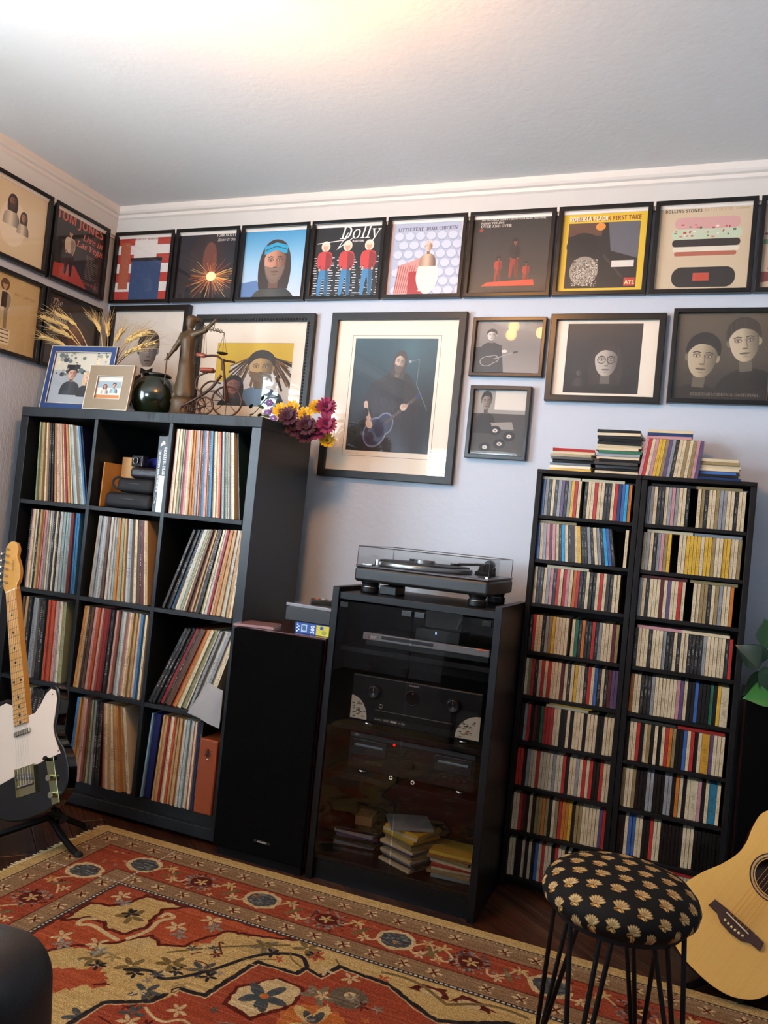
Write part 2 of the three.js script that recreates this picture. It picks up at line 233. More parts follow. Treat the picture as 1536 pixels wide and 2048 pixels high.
const ART = {
  stripes(g, W, H) { for (let i = 0; i < 7; i++) rc(g, i % 2 ? '#d9d4cf' : '#a8392c', 0, i * H / 7, W, H / 7 + 1); rc(g, '#d8d3cf', W * 0.3, 0, W * 0.42, H * 0.36); rc(g, '#2d466d', W * 0.27, H * 0.36, W * 0.55, H * 0.64); rc(g, '#a5593f', W * 0.05, H * 0.1, W * 0.18, H * 0.72); rc(g, '#1c1c22', W * 0.25, H * 0.34, W * 0.58, H * 0.05); speck(g, W, H, 900, ['#1d2c48', '#5c7aa0', '#fff', '#7a2a20']); tx(g, 'BRUCE SPRINGSTEEN · BORN IN THE U.S.A.', 20, 34, 22, '#7c2f28', 'bold', 'serif', 'left', W - 40); },
  sparks(g, W, H) { grad(g, W, H, '#1b1a26', '#15131b'); el(g, '#2c1d1f', W * 0.5, H * 0.4, W * 0.3, H * 0.4); el(g, '#6b3a2d', W * 0.55, H * 0.4, W * 0.12, H * 0.25); for (let i = 0; i < 160; i++) { const a = rr(0, T2), r = rr(60, 230); ln(g, pick(['#d98a3a', '#f2c66b', '#b1512a', '#8e2f2a']), rr(1, 4), [[W * 0.6, H * 0.66], [W * 0.6 + Math.cos(a) * r, H * 0.66 + Math.sin(a) * r * 0.8 + 20]]); } el(g, '#fff2b8', W * 0.6, H * 0.66, 42, 36); tx(g, 'TOM SCOTT', W - 16, 40, 32, '#e7dfcf', 'bold', 'sans-serif', 'right'); tx(g, 'Blow It Out', W - 16, 74, 30, '#d9d0c0', 'italic', 'serif', 'right'); },
  skyman(g, W, H) { grad(g, W, H, '#3f93c4', '#9cc7e2', '#c8cfe0'); fillP(g, '#5d7fae', [[0, H * 0.78], [W * 0.25, H * 0.74], [W * 0.4, H], [0, H]]); bust(g, W * 0.52, H * 0.44, 190, { skin: '#c98f74', hair: '#3a2e28', top: '#4f504c', beard: '#7d6a5c', long: true }); fillP(g, '#2ba0c9', [[W * 0.33, H * 0.26], [W * 0.52, H * 0.2], [W * 0.71, H * 0.25], [W * 0.7, H * 0.37], [W * 0.52, H * 0.31], [W * 0.34, H * 0.38]]); ln(g, '#174a60', 6, [[W * 0.34, H * 0.32], [W * 0.52, H * 0.255], [W * 0.7, H * 0.31]]); speck(g, W, H * 0.99, 300, ['#222', '#ddd']); },
  trio(g, W, H) { rc(g, '#0f1012', 0, 0, W, H); for (let y = 0.45; y < 1; y += 0.035) for (let x = 0; x < W; x += 60) rc(g, '#cfd8dc', x + rr(0, 20), H * y, rr(15, 42), 6); for (const x of [0.17, 0.5, 0.82]) figure(g, W * x, H * 0.24, H * 0.75, { skin: '#d99d84', hair: '#e2d3bd', top: '#c23c3c', leg: '#3c7fae' }); ln(g, '#ece9e2', 6, [[20, 130], [230, 110], [250, 60], [180, 170], [300, 90]]); tx(g, 'Dolly', W * 0.36, H * 0.2, 120, '#f0ede6', 'italic', 'serif'); tx(g, 'PARTON', W * 0.56, H * 0.25, 22, '#f0ede6'); },
  quilt(g, W, H) { rc(g, '#cfc0c8', 0, 0, W, H); rc(g, '#aab4c8', 18, 18, W - 36, H - 36); for (let r = 0; r < 8; r++) for (let c = 0; c < 7; c++) { el(g, '#98a3bb', 60 + c * 76 + (r % 2) * 36, 110 + r * 62, 38, 33); el(g, '#c3cad8', 58 + c * 76 + (r % 2) * 36, 106 + r * 62, 33, 27); } fillP(g, '#c98d86', [[50, H * 0.98], [70, H * 0.6], [230, H * 0.5], [260, H * 0.7], [240, H * 0.98]]); for (let i = 0; i < 8; i++) ln(g, '#8d2b30', 4, [[55 + i * 14, H * 0.96], [75 + i * 17, H * 0.6]]); rc(g, '#a3262c', 150, H * 0.68, 110, H * 0.3); for (let i = 0; i < 9; i++) rc(g, i % 2 ? '#1b1b1b' : '#eee', 226, H * 0.72 + i * 13, 34, 11); el(g, '#ddd6cf', W * 0.55, H * 0.74, 78, 120); bust(g, W * 0.54, H * 0.34, 52, { skin: '#e3b9a2', hair: '#c9c4c4', top: '#ddb79d' }); tx(g, 'LITTLE FEAT   DIXIE CHICKEN', W / 2, 70, 30, '#3b2c42', 'bold', 'serif', 'center', W - 90); },
  dusk(g, W, H) { grad(g, W, H, '#262422', '#35302b', '#3d3129'); for (const [x, y, s] of [[0.56, 0.3, 0.5], [0.36, 0.52, 0.34], [0.72, 0.6, 0.3]]) figure(g, W * x, H * y, H * s, { skin: '#7a4a35', hair: '#151210', top: s > 0.4 ? '#2c2321' : '#a43c28', leg: '#8e2f22' }); fillP(g, '#c2442c', [[80, H * 0.9], [120, H * 0.85], [420, H * 0.82], [430, H * 0.9]]); tx(g, "THE DELFONICS  DIDN'T I (BLOW YOUR MIND THIS TIME)", 46, 30, 22, '#d8d2c6', 'bold', 'sans-serif', 'left', W - 90); tx(g, 'FUNNY FEELING', 46, 52, 20, '#cfc7b8'); tx(g, 'OVER AND OVER', 46, 74, 24, '#d8d2c6', 'bold', 'serif'); el(g, '#a13a2a', 52, 90, 14, 8); },
  yellow(g, W, H) { rc(g, '#d8b62c', 0, 0, W, H); rc(g, '#1c1815', W * 0.08, H * 0.15, W * 0.84, H * 0.8); rc(g, '#5a3b2a', W * 0.08, H * 0.15, W * 0.4, H * 0.16); fillP(g, '#5b5c63', [[W * 0.55, H * 0.15], [W * 0.92, H * 0.15], [W * 0.92, H * 0.6], [W * 0.6, H * 0.5]]); el(g, '#0e0b0a', W * 0.27, H * 0.43, W * 0.2, H * 0.16); el(g, '#8e8577', W * 0.3, H * 0.74, W * 0.17, H * 0.18); speck(g, 1, 1, 1, ['#000']); for (let i = 0; i < 500; i++) rc(g, pick(['#3b332b', '#cfc5b3']), W * rr(0.15, 0.45), H * rr(0.6, 0.92), 5, 5); el(g, '#d98a35', W * 0.46, H * 0.2, 30, 24); ln(g, '#3a3532', 14, [[W * 0.52, H * 0.55], [W * 0.75, H * 0.82]]); rc(g, '#d6d2c8', W * 0.62, H * 0.62, W * 0.26, H * 0.08); tx(g, 'ROBERTA FLACK FIRST TAKE', W / 2 + 3, 66, 40, '#7c2a1e', 'bold', 'sans-serif', 'center', W * 0.84); tx(g, 'ROBERTA FLACK', W * 0.08, 63, 40, '#e9e2cf', 'bold', 'sans-serif', 'left', W * 0.46); rc(g, '#b03a26', W * 0.78, H * 0.83, 66, 52); tx(g, 'ATL', W * 0.79, H * 0.91, 34, '#e8d9a4'); },
  layers(g, W, H) { rc(g, '#c8b698', 0, 0, W, H); speck(g, W, H, 600, ['#b29d7c', '#d8c9ae']); const ly = [['#c99b96', 90, 50, 70], ['#b9c7ab', 76, 120, 62], ['#2a211d', 84, 182, 44], ['#d8d0bd', 88, 226, 30], ['#a8604a', 100, 256, 26], ['#1d1916', 96, 350, 120]]; for (const [c, x, y, h] of ly) { g.fillStyle = c; g.beginPath(); g.roundRect(x, y + 24, W - 2 * x + 30, h, h / 2.2); g.fill(); } for (let i = 0; i < 30; i++) rc(g, pick(['#a8402f', '#c56a63', '#3f6b46', '#e3d9c6']), rr(90, 420), rr(110, 190), rr(8, 18), rr(6, 12)); rc(g, '#b5462e', 214, 408, 90, 48); tx(g, 'ROLLING STONES', 30, 42, 25, '#2f2a25'); tx(g, 'LET IT BLEED', 250, 40, 25, '#b79a80'); tx(g, 'LONDON', W - 20, 36, 16, '#8d7d66', 'italic', 'serif', 'right'); },
  scraps(g, W, H) { rc(g, '#c4ab90', 0, 0, W, H); for (let i = 0; i < 60; i++) el(g, pick(['#b5534a', '#cf8f86', '#5d7f4d', '#e3d9c6', '#7d2f2a']), rr(0, W), rr(0, H), rr(8, 46), rr(6, 30)); },
  pale(g, W, H) { rc(g, '#d9caa8', 0, 0, W, H); el(g, '#e3d8bf', W * 0.45, H * 0.55, W * 0.22, H * 0.3); bust(g, W * 0.42, H * 0.26, 62, { skin: '#8d5f45', hair: '#2c211b', top: '#e2d8c2', beard: '#4a3529', long: true }); bust(g, W * 0.62, H * 0.4, 46, { skin: '#a8775a', hair: '#2a1e1a', top: '#e0d4bc', long: true }); },
  vegas(g, W, H) { rc(g, '#1f1915', 0, 0, W, H); fillP(g, '#a83a26', [[0, H * 0.8], [W * 0.45, H * 0.72], [W * 0.75, H], [0, H]]); figure(g, W * 0.33, H * 0.24, H * 0.66, { skin: '#c08a6c', hair: '#1c1512', top: '#c9b9a4', leg: '#14100e' }); tx(g, 'TOM JONES', W / 2, 78, 92, '#cf5b3c', 'bold', 'sans-serif', 'center', W - 30); tx(g, 'Live in', W * 0.76, 152, 62, '#d9614a', 'italic bold', 'serif', 'center'); tx(g, 'Las Vegas', W * 0.74, 214, 62, '#d9614a', 'italic bold', 'serif', 'center'); for (let i = 0; i < 14; i++) rc(g, '#7d7165', W * 0.66, 250 + i * 13, rr(70, 120), 4); tx(g, 'Flamingo', W * 0.78, 470, 40, '#b4553c', 'italic', 'serif', 'center'); },
  sitting(g, W, H) { rc(g, '#c1a877', 0, 0, W, H); figure(g, W * 0.42, H * 0.08, H * 0.8, { skin: '#b58f66', hair: '#5b3f27', top: '#cdbb95', leg: '#b59f74' }); rc(g, '#33291f', W * 0.38, H * 0.24, W * 0.09, H * 0.2); rc(g, '#d9cba6', W * 0.25, H * 0.72, W * 0.32, H * 0.2); for (let i = 0; i < 4; i++) rc(g, '#3b3024', W * 0.27, H * (0.73 + i * 0.05), W * 0.28, 6); tx(g, 'ERIC CLAPTON', W * 0.58, H * 0.24, 27, '#8d7650', 'normal', 'sans-serif'); },
  script(g, W, H) { rc(g, '#231a14', 0, 0, W, H); el(g, '#3b2517', W * 0.6, H * 0.6, W * 0.36, H * 0.34); el(g, '#6d4022', W * 0.62, H * 0.52, W * 0.16, H * 0.18); for (const [y, t] of [[70, 'The'], [124, 'Jim'], [180, 'Band']]) tx(g, t, 40 + y * 0.15, y, 58, '#bdb6aa', 'italic', 'serif'); ln(g, '#a39c90', 4, [[40, 220], [150, 200], [220, 230]]); },
  bowtie(g, W, H) { rc(g, '#d9d2c6', 0, 0, W, H); bust(g, W * 0.52, H * 0.42, 140, { skin: '#8e8580', hair: '#3c3531', top: '#2c2725' }); fillP(g, '#e9e4da', [[W * 0.45, H * 0.62], [W * 0.6, H * 0.62], [W * 0.57, H * 0.95], [W * 0.48, H * 0.95]]); fillP(g, '#181514', [[W * 0.44, H * 0.63], [W * 0.525, H * 0.66], [W * 0.61, H * 0.63], [W * 0.61, H * 0.7], [W * 0.525, H * 0.67], [W * 0.44, H * 0.7]]); },
  locks(g, W, H) { rc(g, '#c9c6bd', 0, 0, W, H); rc(g, '#c9a92c', 0, 0, W, H * 0.34); rc(g, '#c9a92c', 0, 0, W * 0.2, H * 0.62); for (let i = 0; i < 46; i++) { const a = rr(-0.2, Math.PI + 0.2), r = rr(150, 260); ln(g, pick(['#2c2219', '#4a3826', '#6b5233']), rr(8, 16), [[W * 0.6 + Math.cos(a) * 70, H * 0.22 - Math.sin(a) * 20], [W * 0.6 + Math.cos(a) * r, H * 0.2 + Math.abs(Math.sin(a)) * 60 + rr(60, 260)]]); } bust(g, W * 0.6, H * 0.36, 165, { skin: '#b08f5a', hair: '#2c2219', top: '#5e7d97', beard: '#5f4a30' }); bust(g, W * 0.26, H * 0.66, 100, { skin: '#8a5444', hair: '#1c1412', top: '#23262c', long: true }); speck(g, W, H, 300, ['#fff', '#333']); },
  stage(g, W, H) { grad(g, W, H, '#2a4c58', '#1a3038', '#0c1114', '#141d22'); const q = g.createRadialGradient(W * 0.7, H * 0.1, 20, W * 0.6, H * 0.2, W * 0.6); q.addColorStop(0, 'rgba(70,110,120,.45)'); q.addColorStop(1, 'rgba(0,0,0,0)'); rc(g, q, 0, 0, W, H);
    g.fillStyle = '#211a1c'; g.beginPath(); g.moveTo(W * 0.2, H); g.bezierCurveTo(W * 0.2, H * 0.6, W * 0.24, H * 0.36, W * 0.48, H * 0.3); g.lineTo(W * 0.66, H * 0.3); g.bezierCurveTo(W * 0.86, H * 0.4, W * 0.84, H * 0.7, W * 0.86, H); g.fill();
    for (let i = 0; i < 40; i++) { g.globalAlpha = 0.35; ln(g, pick(['#3a2e30', '#120d0f', '#2c2628']), rr(3, 12), [[W * rr(0.28, 0.74), H * rr(0.36, 0.6)], [W * rr(0.28, 0.74), H * rr(0.6, 0.98)]]); } g.globalAlpha = 1;
    bust(g, W * 0.57, H * 0.2, 66, { skin: '#b39a86', hair: '#3b302a', top: '#211a1c', beard: '#4d3d34', long: true, tilt: 0.2 });
    ln(g, '#1c1517', 52, [[W * 0.3, H * 0.42], [W * 0.2, H * 0.56]]); ln(g, '#bfa592', 26, [[W * 0.2, H * 0.58], [W * 0.21, H * 0.64], [W * 0.27, H * 0.74]]); ln(g, '#0d0b0c', 30, [[W * 0.205, H * 0.645], [W * 0.215, H * 0.665]]);
    axe(g, W * 0.34, H * 0.83, 250, -0.6, '#262742', '#6b7088', '#4a3c2c'); el(g, '#bfa592', W * 0.26, H * 0.76, 24, 18, 0.6); el(g, '#bfa592', W * 0.66, H * 0.6, 22, 16); for (let i = 0; i < 4; i++) ln(g, '#a88d7a', 7, [[W * 0.645 + i * 9, H * 0.6], [W * 0.655 + i * 9, H * 0.575]]);
    ln(g, '#5d6668', 4, [[W * 0.7, H * 0.2], [W * 0.8, H * 0.18], [W * 0.79, H * 0.4], [W * 0.94, H * 0.62]]); el(g, '#8d9698', W * 0.69, H * 0.2, 9, 7); speck(g, W, H, 200, ['#5a7078', '#233'], 1, 3); },
  strummer(g, W, H) { grad(g, W, H, '#8b8580', '#77706c', '#8d8480'); bust(g, W * 0.24, H * 0.25, 74, { skin: '#c4bcb4', hair: '#2c2826', top: '#2e2b2b' }); fillP(g, '#2c2a2b', [[0, H * 0.5], [W * 0.4, H * 0.45], [W * 0.46, H], [0, H]]); axe(g, W * 0.2, H * 0.76, 190, -0.4, '#38332f', '#a9a29b', '#8b8580'); el(g, '#c9c2bb', W * 0.45, H * 0.57, 22, 16); },
  listener(g, W, H) { rc(g, '#8e8a84', 0, 0, W, H); rc(g, '#c9c4ba', W * 0.4, 0, W * 0.6, H * 0.3); rc(g, '#3c3936', 0, H * 0.36, W, H * 0.64); bust(g, W * 0.24, H * 0.16, 96, { skin: '#7d726a', hair: '#171412', top: '#211f1f' }); fillP(g, '#8c867e', [[W * 0.35, H * 0.5], [W * 0.75, H * 0.48], [W * 0.8, H * 0.6], [W * 0.4, H * 0.6]]); for (const [x, y] of [[0.45, 0.62], [0.72, 0.7], [0.28, 0.88], [0.55, 0.82]]) { el(g, '#141313', W * x, H * y, 58, 38); el(g, '#c4beb4', W * x, H * y, 24, 15); el(g, '#1b1919', W * x, H * y, 7, 4); } },
  darkface(g, W, H) { grad(g, W, H, '#332a24', '#1d1918', '#100e0e'); bust(g, W * 0.55, H * 0.5, 165, { skin: '#a89e92', hair: '#2b2320', top: '#1a1716', long: true }); g.strokeStyle = '#2b2522'; g.lineWidth = 5; for (const k of [-1, 1]) { g.beginPath(); g.arc(W * 0.55 + k * 32, H * 0.516, 27, 0, T2); g.stroke(); } bust(g, W * 0.2, H * 0.7, 38, { skin: '#463d37', hair: '#15110f', top: '#3d3733' }); },
  pair(g, W, H) { grad(g, W, H, '#5b4f3f', '#4a4133', '#2a241c'); bust(g, W * 0.72, H * 0.3, 168, { skin: '#b3a386', hair: '#3a3126', top: '#2a241b', tilt: -0.12 }); bust(g, W * 0.3, H * 0.48, 172, { skin: '#ab9b7d', hair: '#1e1914', top: '#1f1b15', tilt: 0.08 }); rc(g, '#221d16', 0, H * 0.86, W, H * 0.14); tx(g, 'BOOKENDS/SIMON & GARFUNKEL', W * 0.56, H * 0.95, 24, '#8d7f68', 'normal', 'sans-serif', 'center', W * 0.72); },
  couple(g, W, H) { rc(g, '#9aa0a3', 0, 0, W, H); rc(g, '#c2bba9', 0, 0, W, H * 0.35); for (let i = 0; i < 60; i++) el(g, pick(['#d8c69a', '#566', '#8d8a7c', '#2f3a44']), rr(0, W), rr(0, H * 0.45), rr(5, 24)); bust(g, W * 0.36, H * 0.4, 82, { skin: '#c99a80', hair: '#1b1d22', top: '#3a4048' }); rc(g, '#15181d', W * 0.24, H * 0.24, W * 0.24, H * 0.08); bust(g, W * 0.66, H * 0.48, 72, { skin: '#d6a48c', hair: '#c8a878', top: '#22252b', long: true }); },
  patio(g, W, H) { rc(g, '#cfc8bb', 0, 0, W, H); rc(g, '#8fa0a8', 0, H * 0.2, W, H * 0.3); bust(g, W * 0.32, H * 0.42, 66, { skin: '#c08a6d', hair: '#5a3a2a', top: '#d8cfc2', long: true }); bust(g, W * 0.68, H * 0.36, 70, { skin: '#c58f70', hair: '#2c221d', top: '#9fc0c4' }); rc(g, '#b9793f', 0, H * 0.82, W, H * 0.18); },
  fillers: 0,
};
const printM = (name, w, h, px = 512) => M('#ffffff', 0.55, { map: canvasTex(Math.round(px * Math.min(1, w / h)), Math.round(px * Math.min(1, h / w)), (g, W, H) => { g.scale(W / 512, H / (512)); ART[name](g, 512, 512); }) });
// x0,x1 along the wall, y0,y1 heights; fw = moulding width; win = picture window inside the mat [left, right, bottom, top insets]
function picture(kind, label, art, [x0, x1, y0, y1], { fw = 0.016, fd = 0.022, m = frameBlack, mat, wall = 'back', ridge, group } = {}) {
  const w = x1 - x0, h = y1 - y0, c = (x0 + x1) / 2;
  const o = thing(kind, label, 'picture frame', wall === 'back' ? [c, y0, 0.002] : [0.002, y0, c], wall === 'back' ? 0 : Math.PI / 2, group);
  const s = shapeOf([[-w / 2, 0], [w / 2, 0], [w / 2, h], [-w / 2, h]], false), q = new THREE.Path();
  q.moveTo(-w / 2 + fw, fw); q.lineTo(-w / 2 + fw, h - fw); q.lineTo(w / 2 - fw, h - fw); q.lineTo(w / 2 - fw, fw); q.closePath(); s.holes.push(q);
  part(o, 'frame', EX(s, fd, 0.002, 2).translate(0, 0, 0.001), m);
  if (ridge) { const gs = []; for (let i = 0; i < 4; i++) { const L = (i % 2 ? h : w) - 2 * fw, n = Math.floor(L / 0.014); for (let k = 0; k < n; k++) { const t = -L / 2 + (k + 0.5) * L / n, g = new THREE.SphereGeometry(0.006, 6, 4); g.translate(...(i % 2 ? [(i - 2) * (w / 2 - fw * 0.75), h / 2 + t, fd + 0.002] : [t, h / 2 + (i - 1) * (h / 2 - fw * 0.75), fd + 0.002])); gs.push(g); } } part(o, 'beaded_edge', merge(gs), m); }
  part(o, 'backing', B(w - 0.004, h - 0.004, 0.004), M('#3a2e22', 0.9), [0, h / 2, 0.004]);
  const iw = w - 2 * fw + 0.002, ih = h - 2 * fw + 0.002;
  let pw = iw, ph = ih, px = 0, py = h / 2;
  if (mat) {
    const [l, r, b, t] = mat; pw = iw - l - r; ph = ih - b - t; px = (l - r) / 2; py = h / 2 + (b - t) / 2;
    const ms = shapeOf([[-iw / 2, -ih / 2], [iw / 2, -ih / 2], [iw / 2, ih / 2], [-iw / 2, ih / 2]], false), mh = new THREE.Path(), cy = (b - t) / 2;
    mh.moveTo(px - pw / 2, cy - ph / 2); mh.lineTo(px - pw / 2, cy + ph / 2); mh.lineTo(px + pw / 2, cy + ph / 2); mh.lineTo(px + pw / 2, cy - ph / 2); mh.closePath(); ms.holes.push(mh);
    part(o, 'mat_board', EX(ms, 0.002).translate(0, h / 2, 0.0075), M('#e2d8c6', 0.8), null, null, 'cream mat board');
  }
  part(o, 'print', B(pw, ph, 0.001), printM(art, pw, ph), [px, py, 0.0068]);
  part(o, 'glass', new THREE.PlaneGeometry(iw, ih), glassM, [0, h / 2, 0.0125]);
  return o;
}
const TOP = [2.094, 2.429], gap = 0.3446;
const row = [['stripes', 'framed record cover with red and white stripes over blue, beside the room corner'], ['sparks', 'framed dark record cover with a golden spark burst'], ['skyman', 'framed blue record cover of a bearded man with turquoise headband'], ['trio', 'framed black record cover with three figures in red shirts and jeans'], ['quilt', 'framed record cover of pale blue quilting and a red accordion'], ['dusk', 'framed dark brown record cover with three figures in red'], ['yellow', 'framed record cover with a broad yellow border'], ['layers', 'framed cream record cover with stacked coloured bands above a black block'], ['scraps', 'framed record cover of red, green and cream scraps at the end of the row']];
row.forEach(([a, l], i) => { const x = 0.021 + i * gap; picture('record_cover_frame', l, a, [x, x + 0.335, ...TOP], { group: 'framed record covers under the ceiling' }); });
for (const [a, l, z, y] of [['pale', 'framed cream record cover of a couple in white on the side wall', 0.413, TOP], ['vegas', 'framed black record cover with large orange lettering on the side wall', 0.063, TOP], ['sitting', 'framed tan record cover of a seated bearded man on the side wall', 0.407, [1.721, 2.056]], ['script', 'framed dark brown record cover with white script behind the wheat', 0.061, [1.721, 2.056]]])
  picture('record_cover_frame', l, a, [z, z + 0.335, ...y], { wall: 'left', group: 'framed record covers on the side wall' }).scale.x = 1;
picture('photo_frame', 'black framed photograph of a man in bow tie behind wheat', 'bowtie', [0.035, 0.479, 1.62, 2.083], { fw: 0.026 });
picture('art_print_frame', 'dark beaded frame with a portrait of a man with dreadlocks on yellow', 'locks', [0.522, 1.111, 1.545, 2.037], { fw: 0.034, m: M('#15120f', 0.45), mat: [0.085, 0.06, 0.06, 0.09], ridge: true });
const gp = picture('art_print_frame', 'large black frame with matted photograph of a singing guitarist', 'stage', [1.191, 1.77, 1.361, 2.038], { fw: 0.03, m: frameDark, mat: [0.083, 0.083, 0.085, 0.075] });
{ // thin inked line and white inner mat, signature under the photograph
  const g = []; const w = 0.579, h = 0.677, a = 0.083 + 0.03 - 0.014, b = 0.085 + 0.03 - 0.022, t = 0.075 + 0.03 - 0.014;
  for (const [x0, y0, x1, y1] of [[a, b, w - a, b], [a, h - t, w - a, h - t], [a, b, a, h - t], [w - a, b, w - a, h - t]]) g.push(B(Math.abs(x1 - x0) + 0.0012, Math.abs(y1 - y0) + 0.0012, 0.0004, (x0 + x1) / 2 - w / 2, (y0 + y1) / 2, 0.0098));
  part(gp, 'ruled_line', merge(g), M('#3a332c', 0.8));
  const sg = []; for (let i = 0; i < 14; i++) sg.push(bar([-0.165 + i * 0.0035, 0.1015 + (i % 2) * 0.004 * rr(0.4, 1), 0.0098], [-0.1615 + i * 0.0035, 0.1015 + ((i + 1) % 2) * 0.004 * rr(0.4, 1), 0.0098], 0.0004, 0.0004, 4));
  part(gp, 'signature', merge(sg), M('#4a433c', 0.8));
}
picture('photo_frame', 'small black framed grey photograph of a young guitarist', 'strummer', [1.797, 2.08, 1.787, 2.014], { fw: 0.014 });
picture('photo_frame', 'small upright black frame with photograph of a man among records', 'listener', [1.811, 2.047, 1.471, 1.751], { fw: 0.016 });
picture('photo_frame', 'wide black frame with dark portrait of a man in round glasses', 'darkface', [2.096, 2.503, 1.7, 2.025], { fw: 0.023, mat: [0.042, 0.055, 0.012, 0.012] });
picture('record_cover_frame', 'framed brown record cover of two men with heads together', 'pair', [2.526, 2.861, 1.706, 2.041]);

// trim_1 runs along x: profile depth faces the room (+z)
// ---------------------------------------------------------------- record bookcase, 3 columns by 4 rows
const BK = { x: 0.086, z1: 0.521, z0: 0.131, top: 1.52 };
const cellX = (c) => BK.x + 0.039 + c * 0.351, cellY = (r) => BK.top - 0.038 - (r + 1) * 0.351 + 0.016;   // inner left edge, board top
{
  const o = thing('bookcase', 'black-brown cube bookcase of twelve open cells full of vinyl records', 'bookcase', [BK.x, 0, BK.z0]), d = 0.39;
  part(o, 'top_panel', RB(1.12, 0.038, d, 0.002), blackWood, [0.56, 1.501, d / 2]);
  for (const x of [0.0195, 1.1005]) part(o, 'side_panel', RB(0.039, 1.434, d, 0.002), blackWood, [x, 0.765, d / 2]);
  part(o, 'bottom_panel', RB(1.12, 0.04, d, 0.002), blackWood, [0.56, 0.029 + 0.006, d / 2]);
  part(o, 'base_board', B(1.042, 0.045, d - 0.03), blackWood, [0.56, 0.0705, d / 2 - 0.012]);
  for (const c of [1, 2]) part(o, 'divider', RB(0.016, 1.39, d - 0.004, 0.001), blackWood, [0.039 + c * 0.351 - 0.008, 0.787, d / 2 - 0.001]);
  for (let r = 0; r < 3; r++) for (let c = 0; c < 3; c++) part(o, 'shelf', RB(0.335, 0.016, d - 0.004, 0.001), blackWood, [0.039 + c * 0.351 + 0.1675, cellY(r) - 0.008, d / 2 - 0.001]);
  part(o, 'back_panel', B(1.042, 1.40, 0.006), M('#0d0d0f', 0.7), [0.56, 0.785, 0.006]);
}
// spine textures: pale print on dark and dark print on pale, multiplied by the cover colour
const spineTex = Array.from({ length: 7 }, (_, v) => canvasTex(16, 512, (g, W, H) => {
  rc(g, v < 5 ? '#ffffff' : '#1b1a1a', 0, 0, W, H);
  for (let i = 0; i < 70; i++) { g.globalAlpha = rr(0.05, v < 5 ? 0.16 : 0.3); rc(g, v < 5 ? '#5a4a3c' : '#c9c2b4', rr(0, W), rr(0, H), rr(1, 6), rr(2, 26)); }
  g.globalAlpha = v < 5 ? 0.38 : 0.75; let y = rr(40, 260);
  for (let k = 0; k < 14 && y < H - 60; k++) { rc(g, v < 5 ? '#2c2722' : pick(['#d8d2c4', '#b9a77f', '#c4c9cc']), W * 0.32, y, W * 0.36, rr(3, 9)); y += rr(8, 15) + (k % 7 === 6 ? 40 : 0); }
  g.globalAlpha = 1;
}));
const LPC = { w: ['#cfbf9f', 'cream'], t: ['#b08f63', 'tan'], o: ['#b0763a', 'orange-tan'], n: ['#5a3d2a', 'brown'], k: ['#ffffff', 'black'], g: ['#8b8f90', 'grey'], l: ['#b3b2a9', 'pale grey'], r: ['#8a2624', 'red'], p: ['#b98a80', 'pink'], b: ['#3f6f95', 'blue'], c: ['#2b86b8', 'bright blue'], e: ['#8c9271', 'olive'], a: ['#8da3a2', 'pale teal'], d: ['#202a4c', 'navy'], m: ['#5c1f1e', 'maroon'], q: ['#ab4a28', 'rust'] };
const spineMats = {};
const spineMat = (k, table) => { const v = k === 'k' ? 5 + Math.floor(rnd() * 2) : Math.floor(rnd() * 5), id = table.id + k + v; return spineMats[id] ??= M(table[k][0], table.gloss, { map: spineTex[v] }); };
LPC.gloss = 0.5; LPC.id = 'lp';
function spineBox(w, h, d) {                                // only the +z face carries the printed spine
  const g = new THREE.BoxGeometry(w, h, d), uv = g.attributes.uv;
  for (let i = 0; i < 24; i++) if (i < 16 || i >= 20) uv.setXY(i, 0.02, 0.004);
  return g;
}
const lpGeo = {}; const lpBox = (t) => { const k = Math.round(t * 2000); return lpGeo[k] ??= spineBox(k / 2000, 0.315, 0.315).translate(0, 0.1575, 0); };
const COLS = ['guitar-side column', 'middle column', 'speaker-side column'], ORD = ['top', 'second', 'third', 'bottom'];
let nLP = 0;
const nth = (n) => n + (n % 10 === 1 && n !== 11 ? 'st' : n % 10 === 2 && n !== 12 ? 'nd' : n % 10 === 3 && n !== 13 ? 'rd' : 'th');
function lpCell(c, r, f0, f1, a0, a1, colors) {
  const X0 = cellX(c) + f0 * 0.335, X1 = cellX(c) + f1 * 0.335, y = cellY(r) + 0.0005, n = colors.length;
  const ts = Array.from({ length: n }, () => rr(0.75, 1.25)), am = (a0 + a1) / 2 * D, tot = ts.reduce((s, t) => s + t, 0), sc = (X1 - X0) * Math.cos(am) / tot;
  let x = X0, far = -9;
  for (let i = 0; i < n; i++) {
    const t = Math.max(0.003, ts[i] * sc * 0.94), a = (a0 + (a1 - a0) * i / (n - 1)) * D, k = colors[i];
    const o = single('vinyl_record', lpBox(t), spineMat(k, LPC), `${LPC[k][1]}-spined vinyl record, ${nth(i + 1)} from the guitar, ${ORD[r]} shelf, ${COLS[c]}`, 'record', [0, 0, 0], [0, 0, a], 'vinyl records in the bookcase'); nLP++;
    const z = BK.z1 - rr(0.012, 0.03) - 0.1575, hw = Math.round(t * 2000) / 4000, s = Math.sign(a) || 1;
    // rest on the lower bottom corner
    o.position.set(x + hw * Math.cos(a), y + hw * Math.abs(Math.sin(a)), z);
    x += ts[i] * sc / Math.cos(a);
  }
}
lpCell(0, 0, 0.2, 0.93, 3, 13, 'ewetewwgkkrwtwtpwtwrtwggalalb');
lpCell(0, 1, 0.12, 0.9, 0, 2, 'kwpwlwktwrpgwkgkwkllalaglmcb');
lpCell(0, 2, 0.16, 0.86, -1, 2, 'ntwkgkglkkgqrqpgwe');
lpCell(0, 3, 0.05, 0.8, -14, -6, 'wtwkkkkggk');
